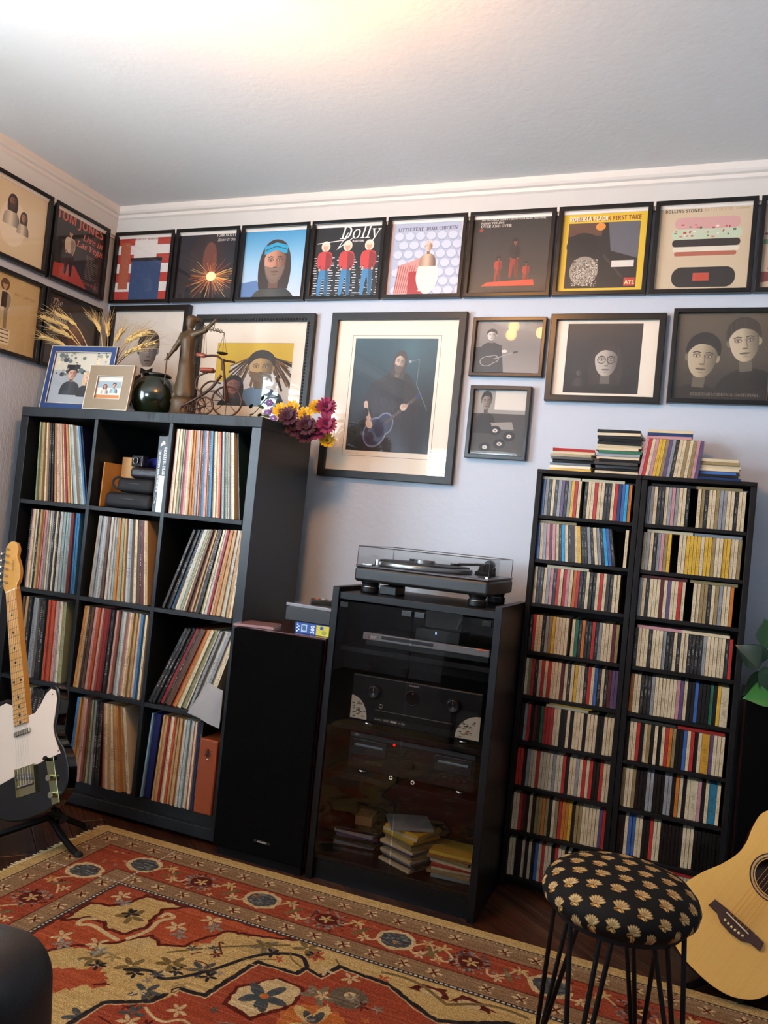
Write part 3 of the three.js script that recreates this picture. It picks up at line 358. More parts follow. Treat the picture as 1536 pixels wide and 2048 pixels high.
lpCell(1, 1, 0.06, 0.93, -2, 7, 'tggglgqnallatotewtllglwnnkmwt');
lpCell(1, 2, 0.02, 0.95, -3, 0, 'otknwpqwprrmkkwpnwglpwtetwpblw');
lpCell(1, 3, 0.06, 0.52, -2, 3, 'botppnneegkkk');
lpCell(1, 3, 0.56, 0.95, 6, 11, 'rtwtwwotottw');
lpCell(2, 0, 0.02, 0.87, 0, 7, 'pwlwegrpwttooggpwkbpwkblwwqnbaalalw');
lpCell(2, 1, 0.08, 0.97, -19, -4, 'kkkbkwlewnntntkkewlrwpowtwlwtw');
lpCell(2, 2, 0.03, 0.8, -24, -17, 'kkkrknnqotwewkgllglww');
lpCell(2, 3, 0.19, 0.74, -3, 0, 'totrtwqtotollawlqwdk');
console.log('records', nLP);
{ // covers turned to the room at cell ends
  const cov = (x, y, z, w, a, m, label) => single('vinyl_record', RB(0.004, 0.315, 0.315, 0.001, 1).translate(0, 0.1575, 0), m, label, 'record', [x, y, z], [0, w, a]);
  cov(cellX(2) + 0.318, cellY(0) + 0.001, BK.z1 - 0.185, -0.06, 8 * D, M('#1f3436', 0.4, { map: canvasTex(256, 256, (g, W, H) => { rc(g, '#cfe0de', 0, 0, W, H); el(g, '#ff9a50', 150, 120, 18); rc(g, '#e07a3a', 110, 150, 90, 70); tx(g, 'GO', 60, 60, 40, '#fff', 'normal', 'serif'); }) }), 'dark green record cover leaning at the end beside the side panel');
  cov(cellX(0) + 0.325, cellY(0) + 0.001, BK.z1 - 0.18, 0, 13 * D, M('#0d1230', 0.35), 'dark navy record leaning against the first divider, top shelf');
}
// blue binder, leather case, white plastic sleeve
{
  const y = cellY(3) + 0.0005, bx = cellX(2);
  const b = thing('ring_binder', 'dark blue binder with pale blue spine edge on the bottom shelf', 'binder', [bx + 0.03, y, BK.z1 - 0.17], 0);
  part(b, 'cover', RB(0.028, 0.312, 0.29, 0.002), M('#131a4a', 0.4), [0.006, 0.1565, 0]); part(b, 'spine_edge', RB(0.008, 0.312, 0.3, 0.002), M('#6d8d9c', 0.5), [-0.013, 0.1565, 0.004], null, 'pale blue edge'); b.rotation.z = -3 * D; b.position.y += 0.0012;
  const l = thing('record_case', 'rust-brown leather case with embossed crest on the bottom shelf', 'case', [bx + 0.288, y, BK.z1 - 0.16], 0);
  part(l, 'body', RB(0.075, 0.265, 0.3, 0.006, 3), M('#8a3d18', 0.45, { bumpMap: rep(fine, 2, 4), bumpScale: 0.0006 }), [0, 0.1325, 0]);
  const cr = []; for (let i = 0; i < 9; i++) { const a = i * 40 * D; cr.push(bar([0, 0, 0], [Math.cos(a) * 0.014, Math.sin(a) * 0.018, 0], 0.0022, 0.001, 5)); }
  part(l, 'crest', merge(cr), M('#2a1008', 0.5), [0.002, 0.215, 0.151]); part(l, 'clasp', RB(0.01, 0.004, 0.003, 0.001), chrome, [0.002, 0.195, 0.151]);
  const pl = single('plastic_sleeve', new THREE.PlaneGeometry(0.11, 0.13, 6, 6), new THREE.MeshPhysicalMaterial({ color: '#c9c6c4', transmission: 0.5, thickness: 0, roughness: 0.5, side: THREE.DoubleSide }), 'clear plastic sleeve drooping over the third shelf edge', 'sleeve', [cellX(2) + 0.285, cellY(2) + 0.045, BK.z1 + 0.004], [-0.05, 0, -0.25]);
  const p = pl.geometry.attributes.position; for (let i = 0; i < p.count; i++) { const t = p.getY(i) / 0.13 + 0.5; p.setX(i, p.getX(i) * (1.25 - 0.6 * t)); p.setZ(i, Math.sin(p.getX(i) * 70) * 0.004 + 0.004); } pl.geometry.computeVertexNormals();
}
// cell of bags, envelopes and a book
{
  const y = cellY(0) + 0.0005, x = cellX(1), bag = M('#0a0a0d', 0.55, { bumpMap: rep(fine, 3, 3), bumpScale: 0.0005 }), z = BK.z1;
  for (const [i, dx, a, h, lab] of [[0, 0.012, -1, 0.175, 'orange-tan envelope beside the divider'], [1, 0.045, -7, 0.205, 'pale tan envelope leaning behind the black cases']]) single('envelope', RB(i ? 0.09 : 0.006, h, 0.23, 0.002, 1).translate(0, h / 2, 0), M(i ? '#b48a58' : '#b8843f', 0.7), lab, 'envelope', [x + dx + i * 0.025, y + i * 0.001, z - 0.16 - i * 0.09], [0, 0, i ? 0 : a * D]);
  const kase = (name, lab, w, h, d, px, py, pz, ry, m = bag) => { const o = thing(name, lab, 'bag', [x + px, y + py, z - pz], ry); const g = RB(w, h, d, h * 0.38, 4); part(o, 'body', g, m, [0, h / 2, 0]); part(o, 'zip', TU([[-w / 2 + 0.01, h * 0.6, d / 2 - 0.01], [0, h * 0.62, d / 2 + 0.001], [w / 2 - 0.01, h * 0.6, d / 2 - 0.01]], 0.0016), M('#3c3d42', 0.35)); return o; };
  kase('camera_case', 'wide black soft case lying at the bottom of the pile', 0.215, 0.062, 0.22, 0.145, 0, 0.14, 0.05);
  const m2 = kase('camera_case', 'black soft case with loop handle in the middle of the pile', 0.18, 0.058, 0.2, 0.165, 0.063, 0.15, -0.05);
  part(m2, 'loop_handle', new THREE.TorusGeometry(0.022, 0.005, 8, 24), bag, [-0.092, 0.036, 0.08], [0, 0.5, 0]);
  kase('camera_case', 'small dark plum case near the top of the pile', 0.14, 0.045, 0.17, 0.18, 0.122, 0.16, 0.1, M('#1c1318', 0.5));
  const cm = thing('camera', 'small black and silver camera on the pile of cases', 'camera', [x + 0.135, y + 0.168, z - 0.105], -0.1);
  part(cm, 'body', RB(0.062, 0.046, 0.03, 0.006, 3), M('#15161a', 0.4), [0, 0.023, 0]); part(cm, 'lens', CY(0.013, 0.013, 0.01), blackGloss, [0, 0.023, 0.018], [Math.PI / 2, 0, 0]); part(cm, 'trim_bar', B(0.004, 0.04, 0.031), chrome, [0.027, 0.023, 0.001]); part(cm, 'lens_glint', new THREE.TorusGeometry(0.013, 0.0015, 6, 20), chrome, [0, 0.023, 0.023]);
  const bl = sdf([[[-0.05, 0.02, 0], [0.02, 0.028, 0.01], 0.02, 0.026], [[0.02, 0.028, 0.01], [0.06, 0.012, -0.01], 0.022, 0.012], [[-0.02, 0.03, -0.04], [0.03, 0.015, -0.05], 0.02]], 36, [0, 0.02, -0.015, 0.12], 0.02);
  single('cloth_pouch', bl, M('#131c6a', 0.6), 'crumpled blue cloth pouch on top of the cases', 'pouch', [x + 0.19, y + 0.169, z - 0.17]);
  const bk = thing('book', 'tall black book with white lettering and white lower spine', 'book', [x + 0.305, y, z - 0.14], 0);
  const W2 = 128, H2 = 768, bt = canvasTex(W2, H2, (g) => {
    rc(g, '#101617', 0, 0, W2, H2); rc(g, '#d9dad6', 44, 400, 84, H2 - 400); rc(g, '#9a9c98', 44, 520, 84, 5); rc(g, '#9a9c98', 44, 730, 84, 3);
    for (let i = 0; i < 16; i++) rc(g, '#8b8d89', 60, 545 + i * 10, rr(20, 50), 3);
    g.save(); g.translate(78, 110); g.rotate(Math.PI / 2); tx(g, 'GRATEFUL DEAD', 0, 0, 60, '#eef0ea', 'bold', 'serif', 'left', 285); g.restore();
    g.save(); g.translate(16, 140); g.rotate(Math.PI / 2); tx(g, 'THE GOLDEN ROAD (1965-1973)', 0, -4, 30, '#eef0ea', 'bold', 'serif', 'left', 430); g.restore();
    el(g, '#eef0ea', 64, 66, 22, 16, 0.6); el(g, '#eef0ea', 40, 84, 10, 18, 0.4); ln(g, '#eef0ea', 5, [[20, 600], [30, 640], [18, 680]]);
  });
  part(bk, 'cover', spineBox(0.046, 0.285, 0.2), M('#ffffff', 0.4, { map: bt }), [0, 0.1425, 0.02]); part(bk, 'slipcase', RB(0.05, 0.295, 0.2, 0.002), M('#14282b', 0.45), [0.002, 0.1475, -0.02]);
}

// ---------------------------------------------------------------- compact disc racks
const CDC = { w: ['#c9b998', 'cream'], g: ['#8a8d90', 'grey'], k: ['#ffffff', 'black'], d: ['#3d3a36', 'charcoal'], r: ['#a8302a', 'red'], p: ['#b5868a', 'pink'], b: ['#3a5f9c', 'blue'], n: ['#1d3562', 'navy'], c: ['#2f93c0', 'bright blue'], o: ['#b8702c', 'orange'], y: ['#c9a338', 'yellow'], t: ['#8c7a52', 'tan'], m: ['#582422', 'maroon'], e: ['#2c6a50', 'green'], v: ['#5a4a6c', 'purple'], W: ['#bfb294', 'wide cream'], Y: ['#b98a2e', 'wide yellow'], B: ['#2a6c86', 'wide teal'], gloss: 0.28, id: 'cd' };
const RK = { z1: 0.235, z0: 0.045, x: [2.138, 2.484], w: 0.345, boards: [1.267, 1.115, 0.964, 0.8, 0.649, 0.494, 0.342, 0.19, 0.035] };
const RN = ['rack beside the stereo cabinet', 'rack beside the plant'];
RK.x.forEach((x, i) => {
  const o = thing('cd_rack', `tall dark-brown disc ${RN[i]} with nine full shelves`, 'shelf', [x, 0, RK.z0]), d = RK.z1 - RK.z0, t = 0.018;
  for (const s of [t / 2, RK.w - t / 2]) part(o, 'side_panel', RB(t, 1.41, d, 0.002), rackWood, [s, 0.705, d / 2]);
  part(o, 'top_panel', RB(RK.w, 0.014, d, 0.002), rackWood, [RK.w / 2, 1.417, d / 2]);
  RK.boards.forEach((y) => part(o, 'shelf', RB(RK.w - 2 * t, 0.012, d - 0.006, 0.001), rackWood, [RK.w / 2, y - 0.006, d / 2 - 0.003]));
  part(o, 'plinth', B(RK.w - 2 * t, 0.022, d - 0.03), rackWood, [RK.w / 2, 0.011, d / 2 - 0.015]);
  part(o, 'back_panel', B(RK.w - 2 * t, 1.4, 0.005), rackWood, [RK.w / 2, 0.705, 0.004]);
});
const CDW = 0.0104, cdGeo = spineBox(0.0097, 0.1245, 0.141), cdWide = spineBox(0.022, 0.1245, 0.141);
cdGeo.translate(0, 0.06225, 0); cdWide.translate(0, 0.06225, 0);
const CDROWS = [['bgkwkgvkgyrw.kwwrwwkkwrnbcowb', 'bwgpmpwkcwddwykkgkwgkcbk..ww', 'wkkwgpkrwrpworkkwdkwrwdkww', 'krwwkgtywwww.wekokkrkgwwwmt', 'wtrkwrwrwwwmwkwywwkrwbkwkmvvk', 'kgrkmkerrrwwkkwkwwwkwwwkkwww', 'rrkgwwrwwwwgwwrkwwgwrwrkkrww', 'wwrmkwkttotkwtrooykttwwwwwvrk', 'wwkkwkwkbwrwwkrwwkwkkwkw'],
  ['ggwkkwgpgwwk..wtkwwtggwwkwwtw', 'wgwkgpty..wwyyyywyytwwyywwt', 'gwkwwwmwvwwrw..wwttkwtgwwo', 'kwwwkwwwgkkwkwwkkkkgwwwwwkr', 'owwkkkgwwwwwwpvwkkbkkkekyW', 'kwwrkwtkwkwrotkkbwrkwYvwwww', 'twwtkkkggkkkggkowkwWpkwBwW', 'kkwbbwwkkrwwkkkkkkwwwkkkkkkk', 'wwkkwkwwkkkw....wwwwwwww']];
let nCD = 0; const restGeo = [], LIM = 248;
const col = new THREE.Color();
const colored = (g, hex) => { const q = g.clone(), n = q.attributes.position.count, a = new Float32Array(n * 3); col.set(hex); for (let i = 0; i < n; i++) a.set([col.r, col.g, col.b], i * 3); q.setAttribute('color', new THREE.BufferAttribute(a, 3)); return q; };
for (let r = 0; r < 9; r++) for (let k = 0; k < 2; k++) {
  const s = CDROWS[k][r], y = RK.boards[r] + 0.0003, x0 = RK.x[k] + 0.0195; let x = x0, n = 0;
  const lean = k === 0 && r === 1;
  for (let i = 0; i < s.length; i++) {
    const ch = s[i]; if (ch === '.') { x += 0.0115; continue; }
    const wide = 'WYB'.includes(ch), w = wide ? 0.022 : CDW, a = lean && i < 24 ? (2 + i * 0.35) * D : 0; n++;
    if (x + w > RK.x[k] + RK.w - 0.018) break;
    const z = RK.z1 - rr(0.016, 0.022) - 0.0705, px = x + w / 2 * Math.cos(a), py = y + w / 2 * Math.sin(a);
    if (nCD < LIM) {
      const c2 = wide ? { W: 'w', Y: 'y', B: 'b' }[ch] : ch;
      const o = single('compact_disc', wide ? cdWide : cdGeo, spineMat(ch === 'd' && rnd() < 0.5 ? 'k' : ch, CDC), `${CDC[ch][1]}-spined disc case, ${nth(n)} on ${ORD[r] ?? nth(r + 1)} shelf of ${RN[k]}`, 'disc case', [px, py, z], [0, 0, a], 'disc cases standing in the racks'); nCD++;
    } else restGeo.push(colored((wide ? cdWide : cdGeo).clone().rotateZ(a).translate(px, py, z), ch === 'k' ? '#14110f' : CDC[ch][0]));
    x += w / Math.cos(a) + 0.0006;
  }
}
{ const o = single('disc_cases_lower_shelves', mergeGeometries(restGeo), M('#ffffff', 0.3, { map: spineTex[0], vertexColors: true }), 'rows of disc cases packed on the lower shelves of both racks', 'disc cases'); o.userData.kind = 'stuff'; o.name = 'disc_case_rows'; }
const flatCD = RB(0.141, 0.0098, 0.124, 0.0008, 1);
const FL = {}; const flatMat = (k) => FL[k] ??= M(k === 'k' ? '#171513' : CDC[k][0], 0.25);
const layCD = (k, x, y, z, turn, label, group) => { nCD++; return single('compact_disc', flatCD, flatMat(k), label, 'disc case', [x, y + 0.0049, z], [0, turn, 0], group); };
// single cases lying on top of the standing rows
[[0, 0, 0.075, 'w'], [0, 0, 0.22, 'w'], [0, 1, 0.075, 't'], [0, 2, 0.13, 'w'], [0, 5, 0.17, 'w'], [0, 5, 0.18, 'y', 1], [1, 0, 0.1, 'k'], [1, 0, 0.235, 't'], [1, 1, 0.1, 'w'], [1, 1, 0.245, 'g'], [1, 2, 0.095, 'm'], [1, 2, 0.245, 't'], [1, 3, 0.095, 'p'], [1, 3, 0.235, 'w'], [1, 5, 0.1, 'd'], [1, 5, 0.245, 'r'], [1, 8, 0.25, 'r']].forEach(([k, r, dx, ch, up = 0]) =>
  layCD(ch, RK.x[k] + dx, RK.boards[r] + 0.1252 + up * 0.0099, RK.z1 - 0.085, 0, `${CDC[ch][1]} case flat ${up ? 'uppermost ' : ''}over the ${dx < 0.15 ? 'left' : 'right'} half of ${ORD[r] ?? nth(r + 1)} row, ${RN[k]}`, 'disc cases lying across the rows'));
// piles on top of the racks
const pile = (x, w, keys, where) => { let y = 1.4242; keys.split('').forEach((ch, i) => { layCD(ch, x + rr(-0.006, 0.006), y, 0.145 + rr(-0.01, 0.01), rr(-0.08, 0.08), `${CDC[ch][1]} disc case, ${nth(i + 1)} from the bottom of the ${where}`, 'disc cases piled on the racks'); y += 0.0100; }); return y; };
pile(2.25, 0, 'ywkkdtwr', 'short mixed pile above the cabinet-side rack');
pile(2.398, 0, 'wkkdkwgewwkkkwk', 'tallest pile on the cabinet-side rack');
pile(2.702, 0, 'nkbwwtw', 'low white pile on the plant-side rack');
{ let x = 2.474; 'prwpyytvgkwwtwtpvowkk'.slice(0, 17).split('').forEach((ch, i) => { const a = -(7 - i * 0.12) * D, o = single('compact_disc', cdGeo, spineMat(ch, CDC), `${CDC[ch][1]}-spined disc case, ${nth(i + 1)} in the leaning row on top of the racks`, 'disc case', [x, 1.4243 + CDW / 2 * Math.sin(-a), 0.145], [0, 0, a], 'disc cases leaning on the racks'); nCD++; x += CDW / Math.cos(a) + 0.0004; });
  let y = 1.5505; 'pnw'.split('').forEach((ch, i) => { layCD(ch, 2.556, y, 0.145, rr(-0.06, 0.06), `${CDC[ch][1]} disc case, ${nth(i + 1)} up on top of the leaning row`, 'disc cases on the leaning row'); y += 0.01; }); }
console.log('discs', nCD, 'rest', restGeo.length);

// ---------------------------------------------------------------- tower speakers
const mahogany = M('#3a140b', 0.22, { bumpMap: rep(fine, 1, 6), bumpScale: 0.0002, clearcoat: 0.4, clearcoatRoughness: 0.15 });
const grille = M('#040404', 0.95, { specularIntensity: 0.15,  bumpMap: rep(fine, 10, 20), bumpScale: 0.0008 });
function speaker(x, z1, w, h, label) {
  const o = thing('floor_speaker', label, 'speaker', [x + w / 2, 0, z1 - 0.15]), d = 0.3;
  part(o, 'plinth', B(w - 0.02, 0.03, d - 0.02), black, [0, 0.015, -0.01]);
  part(o, 'cabinet_body', RB(w, h - 0.03, d - 0.02, 0.004), mahogany, [0, 0.03 + (h - 0.03) / 2, -0.01], null, 'dark mahogany cabinet');
  part(o, 'grille', RB(w + 0.001, h - 0.04, 0.022, 0.006, 3), grille, [0, 0.036 + (h - 0.044) / 2, d / 2 - 0.011], null, 'black cloth grille');
  part(o, 'badge', B(0.062, 0.0075, 0.002), M('#ffffff', 0.4, { map: canvasTex(256, 32, (g, W, H) => { rc(g, '#141414', 0, 0, W, H); tx(g, 'marantz', W / 2, 27, 36, '#c9c4b8', 'bold', 'sans-serif', 'center', 246); }) }), [0.02, 0.085, d / 2 + 0.001], null, 'small silver maker badge');
  return o;
}
speaker(1.213, 0.58, 0.342, 0.785, 'black-fronted floor speaker with mahogany top between bookcase and cabinet');
speaker(2.845, 0.32, 0.342, 0.765, 'black floor speaker beside the disc rack under the plant');
// on the speaker: puzzle box, black box, case, remote, disc case
{
  const y = 0.785;
  const o = thing('puzzle_box', 'blue and yellow jigsaw puzzle box marked 500 under a black box', 'box', [1.483, y, 0.425]);
  const pt = canvasTex(256, 80, (g, W, H) => { rc(g, '#20488f', 0, 0, W, H); rc(g, '#c4b63a', 160, 0, 96, H); el(g, '#20488f', 200, 20, 14); el(g, '#8d9a2e', 220, 55, 18); rc(g, '#9fb6cc', 46, 8, 44, 60); rc(g, '#2d5b7c', 54, 16, 28, 40); g.save(); g.translate(132, 74); g.rotate(-Math.PI / 2); tx(g, '500', 0, 14, 40, '#eef0ee'); g.restore(); for (let i = 0; i < 5; i++) el(g, '#dfe6ea', 16 + (i % 2) * 12, 14 + i * 13, 6); });
  part(o, 'box_body', RB(0.13, 0.036, 0.2, 0.002), M('#1d3f7c', 0.4), [0, 0.018, 0]); part(o, 'printed_side', new THREE.PlaneGeometry(0.128, 0.034), M('#fff', 0.4, { map: pt }), [0, 0.018, 0.1003]);
  single('storage_box', RB(0.172, 0.046, 0.22, 0.003), M('#1d1c1b', 0.5), 'flat black box lying on the puzzle box', 'box', [1.452, y + 0.036 + 0.023, 0.395]);
  single('compact_disc', RB(0.19, 0.011, 0.135, 0.001), M('#7f8188', 0.15, { clearcoat: 1 }), 'grey disc case lying on the flat black box', 'disc case', [1.452, y + 0.0825 + 0.0055, 0.42], [0, -0.1, 0]);
  const r = thing('remote_control', 'slim black remote control with red buttons on grey case', 'remote', [1.478, y + 0.094, 0.4], -1.15);
  part(r, 'body', RB(0.05, 0.018, 0.13, 0.005, 3), M('#1a1817', 0.4), [0, 0.009, 0]);
  for (let i = 0; i < 5; i++) for (let j = 0; j < 3; j++) part(r, 'button', RB(0.009, 0.004, 0.012, 0.001, 1), i === 4 ? M('#a8452f', 0.4) : M('#8d8a84', 0.4), [-0.014 + j * 0.014, 0.0185, -0.045 + i * 0.022]);
  const cd = thing('compact_disc', 'pinkish clear disc case on the front corner of the speaker', 'disc case', [1.262, y, 0.505], 0.28);
  part(cd, 'case', RB(0.142, 0.008, 0.124, 0.001), M('#9c7a7c', 0.12, { clearcoat: 1 }), [0, 0.004, 0]); part(cd, 'cover_sheet', B(0.12, 0.0006, 0.118), M('#7d5a58', 0.3), [0.006, 0.0083, 0]);
}

// ---------------------------------------------------------------- stereo cabinet
const CB = { x0: 1.562, x1: 2.136, z0: 0.2, z1: 0.56, h: 0.962 };
{
  const o = thing('stereo_cabinet', 'black stereo cabinet with two smoked glass doors', 'cabinet', [CB.x0, 0, CB.z0]), W = CB.x1 - CB.x0, d = CB.z1 - CB.z0, t = 0.024;
  for (const x of [t / 2, W - t / 2]) part(o, 'side_panel', RB(t, CB.h, d, 0.002), cabWood, [x, CB.h / 2, d / 2]);
  part(o, 'top_panel', RB(W - 2 * t, 0.024, d - 0.004, 0.002), cabWood, [W / 2, 0.934, d / 2 - 0.004]);
  for (const y of [0.757, 0.5, 0.34]) part(o, 'shelf', RB(W - 2 * t, 0.016, d - 0.05, 0.001), cabWood, [W / 2, y, d / 2 - 0.022]);
  part(o, 'bottom_panel', RB(W - 2 * t, 0.02, d - 0.03, 0.002), cabWood, [W / 2, 0.065, d / 2 - 0.012]);
  part(o, 'plinth', B(W - 2 * t, 0.06, 0.018), cabWood, [W / 2, 0.03, d - 0.03]);
  part(o, 'back_panel', B(W - 2 * t, 0.86, 0.005), M('#0b0a0a', 0.7), [W / 2, 0.5, 0.01]);
  const dw = (W - 2 * t) / 2 - 0.004;
  for (const s of [0, 1]) {
    const g = part(o, 'glass_door', new THREE.PlaneGeometry(dw, 0.845), smoke, [t + 0.002 + dw / 2 + s * (dw + 0.004), 0.495, d - 0.006], null, 'smoked glass door');
    part(g, 'hinge', RB(0.03, 0.018, 0.012, 0.002), black, [(s ? 1 : -1) * (dw / 2 - 0.02), 0.41, 0]);
    part(g, 'catch_plate', RB(0.035, 0.018, 0.008, 0.002), M('#1a1d22', 0.3), [(s ? -1 : 1) * (dw / 2 - 0.02), 0.408, 0.002]);
    part(g, 'knob_ring', new THREE.TorusGeometry(0.005, 0.0014, 8, 24), M('#b9b4a8', 0.3), [s ? -0.01 - dw / 2 + 0.06 : dw / 2 - 0.02, -0.115, 0.004]);
  }
}
// ---- things inside the cabinet
{
  const z = 0.5, sh = [0.765, 0.508, 0.348, 0.075];
  const d1 = thing('disc_player', 'slim silver-fronted disc player on the upper shelf', 'disc player', [1.875, sh[0], 0.36]);
  part(d1, 'chassis', RB(0.425, 0.034, 0.24, 0.002), M('#0b0b0d', 0.4), [0, 0.026, 0]);
  for (const x of [-0.17, 0.17]) part(d1, 'foot', CY(0.012, 0.012, 0.009, 12), rubber, [x, 0.0045, 0.08]);
  part(d1, 'front_panel', RB(0.435, 0.024, 0.016, 0.003), M('#9a9da4', 0.35, { metalness: 0.2 }), [0, 0.04, 0.125], null, 'silver front');
  part(d1, 'logo_plate', B(0.05, 0.02, 0.001), M('#fff', 0.4, { map: canvasTex(128, 52, (g, W, H) => { rc(g, '#8d9096', 0, 0, W, H); tx(g, 'JVC', 52, 40, 36, '#e9e6df', 'bold', 'sans-serif', 'left'); el(g, '#a8452f', 40, 40, 10, 6); el(g, '#5f8a55', 40, 22, 10, 6); }) }), [-0.185, 0.04, 0.1336]);
  part(d1, 'tray', RB(0.18, 0.011, 0.004, 0.001), M('#4a4d54', 0.25), [-0.06, 0.042, 0.133]);
  part(d1, 'standby_light', B(0.03, 0.002, 0.002), M('#c9602a', 0.4, { emissive: '#ff6a20', emissiveIntensity: 1.2 }), [0.19, 0.05, 0.133]);
  const bb = thing('media_box', 'small black box with blue light standing on the disc player', 'media box', [1.895, sh[0] + 0.043, 0.36]);
  part(bb, 'lower_unit', RB(0.155, 0.042, 0.13, 0.003), M('#131416', 0.4), [0, 0.021, 0]); part(bb, 'upper_unit', RB(0.13, 0.06, 0.1, 0.003), M('#0c0c0d', 0.35), [0.01, 0.072, -0.01]);
  part(bb, 'indicator', B(0.004, 0.008, 0.002), M('#dfe8ff', 0.4, { emissive: '#8fb0ff', emissiveIntensity: 3 }), [-0.005, 0.03, 0.066]);
  part(bb, 'cable', TU([[0.06, 0.05, 0.05], [0.068, 0.08, 0.04], [0.06, 0.11, 0.02]], 0.004), M('#6d6c6a', 0.4));
  const a = thing('receiver', 'black stereo receiver with round window and pale corner stickers', 'receiver', [1.862, sh[1], 0.36]);
  part(a, 'chassis', RB(0.445, 0.145, 0.25, 0.003), M('#0b0b0b', 0.45), [0, 0.092, 0]);
  part(a, 'front_panel', RB(0.452, 0.155, 0.016, 0.006, 3), M('#0d0d0e', 0.3), [0, 0.093, 0.126]);
  for (const s of [-1, 1]) {
    part(a, 'foot', LA([[0, 0], [0.018, 0], [0.02, 0.006], [0.016, 0.016], [0, 0.016]], 20), chrome, [s * 0.165, 0, 0.1], null, 'silver foot');
    const k = part(a, 'knob', LA([[0.024, 0], [0.024, 0.012], [0.02, 0.02], [0.017, 0.021], [0, 0.018]], 28).rotateX(Math.PI / 2), M('#4a4a4e', 0.25, { metalness: 0.7 }), [s * 0.136 - 0.004, 0.12, 0.134]);
    part(k, 'pointer', B(0.002, 0.016, 0.002), M('#8d8d8d', 0.3), [0, 0.012, 0.02]);
    const st = new THREE.Shape(); st.moveTo(0, 0); st.lineTo(s * -0.075, 0); st.absarc(0, 0, 0.075, s > 0 ? Math.PI : 0, Math.PI / 2, s > 0); st.lineTo(0, 0);
    const tt = canvasTex(128, 128, (g, W, H) => { rc(g, '#d2c9b6', 0, 0, W, H); for (let i = 0; i < 26; i++) rc(g, pick(['#6b6458', '#8d8676', '#2f2b26']), rr(8, 100), rr(30, 118), rr(8, 22), 5); rc(g, '#b8703a', 60, 90, 12, 12); });
    tt.repeat.set(s * -13, 13); const sg = EX(st, 0.0006); part(a, 'sticker', sg, M('#fff', 0.5, { map: tt }), [s * 0.222, 0.022, 0.1345], null, 'pale quarter-round sticker').scale.x = s > 0 ? 1.05 : 0.8;
  }
  part(a, 'porthole', new THREE.TorusGeometry(0.023, 0.003, 8, 32), M('#33312f', 0.2, { metalness: 0.6 }), [-0.01, 0.118, 0.135]); part(a, 'porthole_glass', CY(0.022, 0.022, 0.003, 32), M('#1c1512', 0.08), [-0.01, 0.118, 0.134], [Math.PI / 2, 0, 0]); part(a, 'display_mark', new THREE.SphereGeometry(0.0025, 8, 6), M('#cfcfcf', 0.3), [-0.008, 0.134, 0.137]);
  part(a, 'logo', B(0.048, 0.008, 0.001), M('#fff', 0.4, { map: canvasTex(256, 44, (g, W, H) => { rc(g, '#0d0d0e', 0, 0, W, H); tx(g, 'marantz', W / 2, 36, 46, '#cfcac0', 'bold', 'sans-serif', 'center', 246); }) }), [-0.008, 0.158, 0.1345]);
  part(a, 'flap', RB(0.27, 0.022, 0.008, 0.002), M('#151515', 0.2), [0, 0.052, 0.134]); part(a, 'flap_edge', B(0.265, 0.0015, 0.002), M('#6d6d6d', 0.3), [0, 0.061, 0.138]);
  part(a, 'logo_strip', B(0.12, 0.009, 0.001), M('#fff', 0.4, { map: canvasTex(256, 20, (g, W, H) => { rc(g, '#0d0d0e', 0, 0, W, H); tx(g, 'D·HDMI', 2, 16, 15, '#cfcac0'); rc(g, '#8d8a84', 70, 3, 40, 14); rc(g, '#cfcac0', 122, 3, 48, 14); tx(g, 'AirPlay', 182, 16, 15, '#cfcac0'); }) }), [-0.075, 0.031, 0.1345]);
  part(a, 'jack', new THREE.TorusGeometry(0.006, 0.0015, 8, 20), chrome, [-0.115, 0.075, 0.135]);
  const k = thing('cassette_deck', 'black cassette deck with blue-grey tape door under the receiver', 'cassette deck', [1.862, sh[2], 0.36]);
  part(k, 'chassis', RB(0.43, 0.115, 0.24, 0.003), M('#0b0c0d', 0.45), [0, 0.074, 0]);
  for (const x of [-0.17, 0.17]) part(k, 'foot', LA([[0, 0], [0.018, 0], [0.02, 0.006], [0.016, 0.016], [0, 0.016]], 20), chrome, [x, 0, 0.1], null, 'silver foot');
  part(k, 'front_panel', RB(0.435, 0.118, 0.014, 0.003), M('#15181b', 0.35), [0, 0.075, 0.12]);
  part(k, 'top_strip', B(0.43, 0.013, 0.002), M('#3c4a55', 0.3), [0, 0.127, 0.128]);
  for (const s of [-1, 1]) { const dd = part(k, 'tape_door', RB(0.125, 0.052, 0.006, 0.003), M('#23303a', 0.25), [s * 0.145, 0.09, 0.128]); part(dd, 'handle', RB(0.1, 0.008, 0.005, 0.002), M('#6f8796', 0.3), [0, 0.006, 0.004]); for (let i = 0; i < 5; i++) part(k, 'key', RB(0.018, 0.01, 0.006, 0.001, 1), M('#2b2d30', 0.35), [s * 0.145 - 0.045 + i * 0.022, 0.045, 0.128]); }
  part(k, 'power_light', new THREE.SphereGeometry(0.004, 10, 8), M('#d81f1a', 0.3, { emissive: '#ff1408', emissiveIntensity: 3 }), [-0.058, 0.117, 0.129], null, 'red light'); part(k, 'dial', CY(0.016, 0.018, 0.012, 24), M('#1c1d1f', 0.3), [0, 0.06, 0.13], [Math.PI / 2, 0, 0]);
  part(k, 'logo', B(0.026, 0.01, 0.001), M('#fff', 0.4, { map: canvasTex(96, 40, (g, W, H) => { rc(g, '#3c4a55', 0, 0, W, H); tx(g, 'JVC', 8, 34, 38, '#e3e6e6', 'bold', 'sans-serif', 'left', 84); }) }), [-0.19, 0.128, 0.1292]);
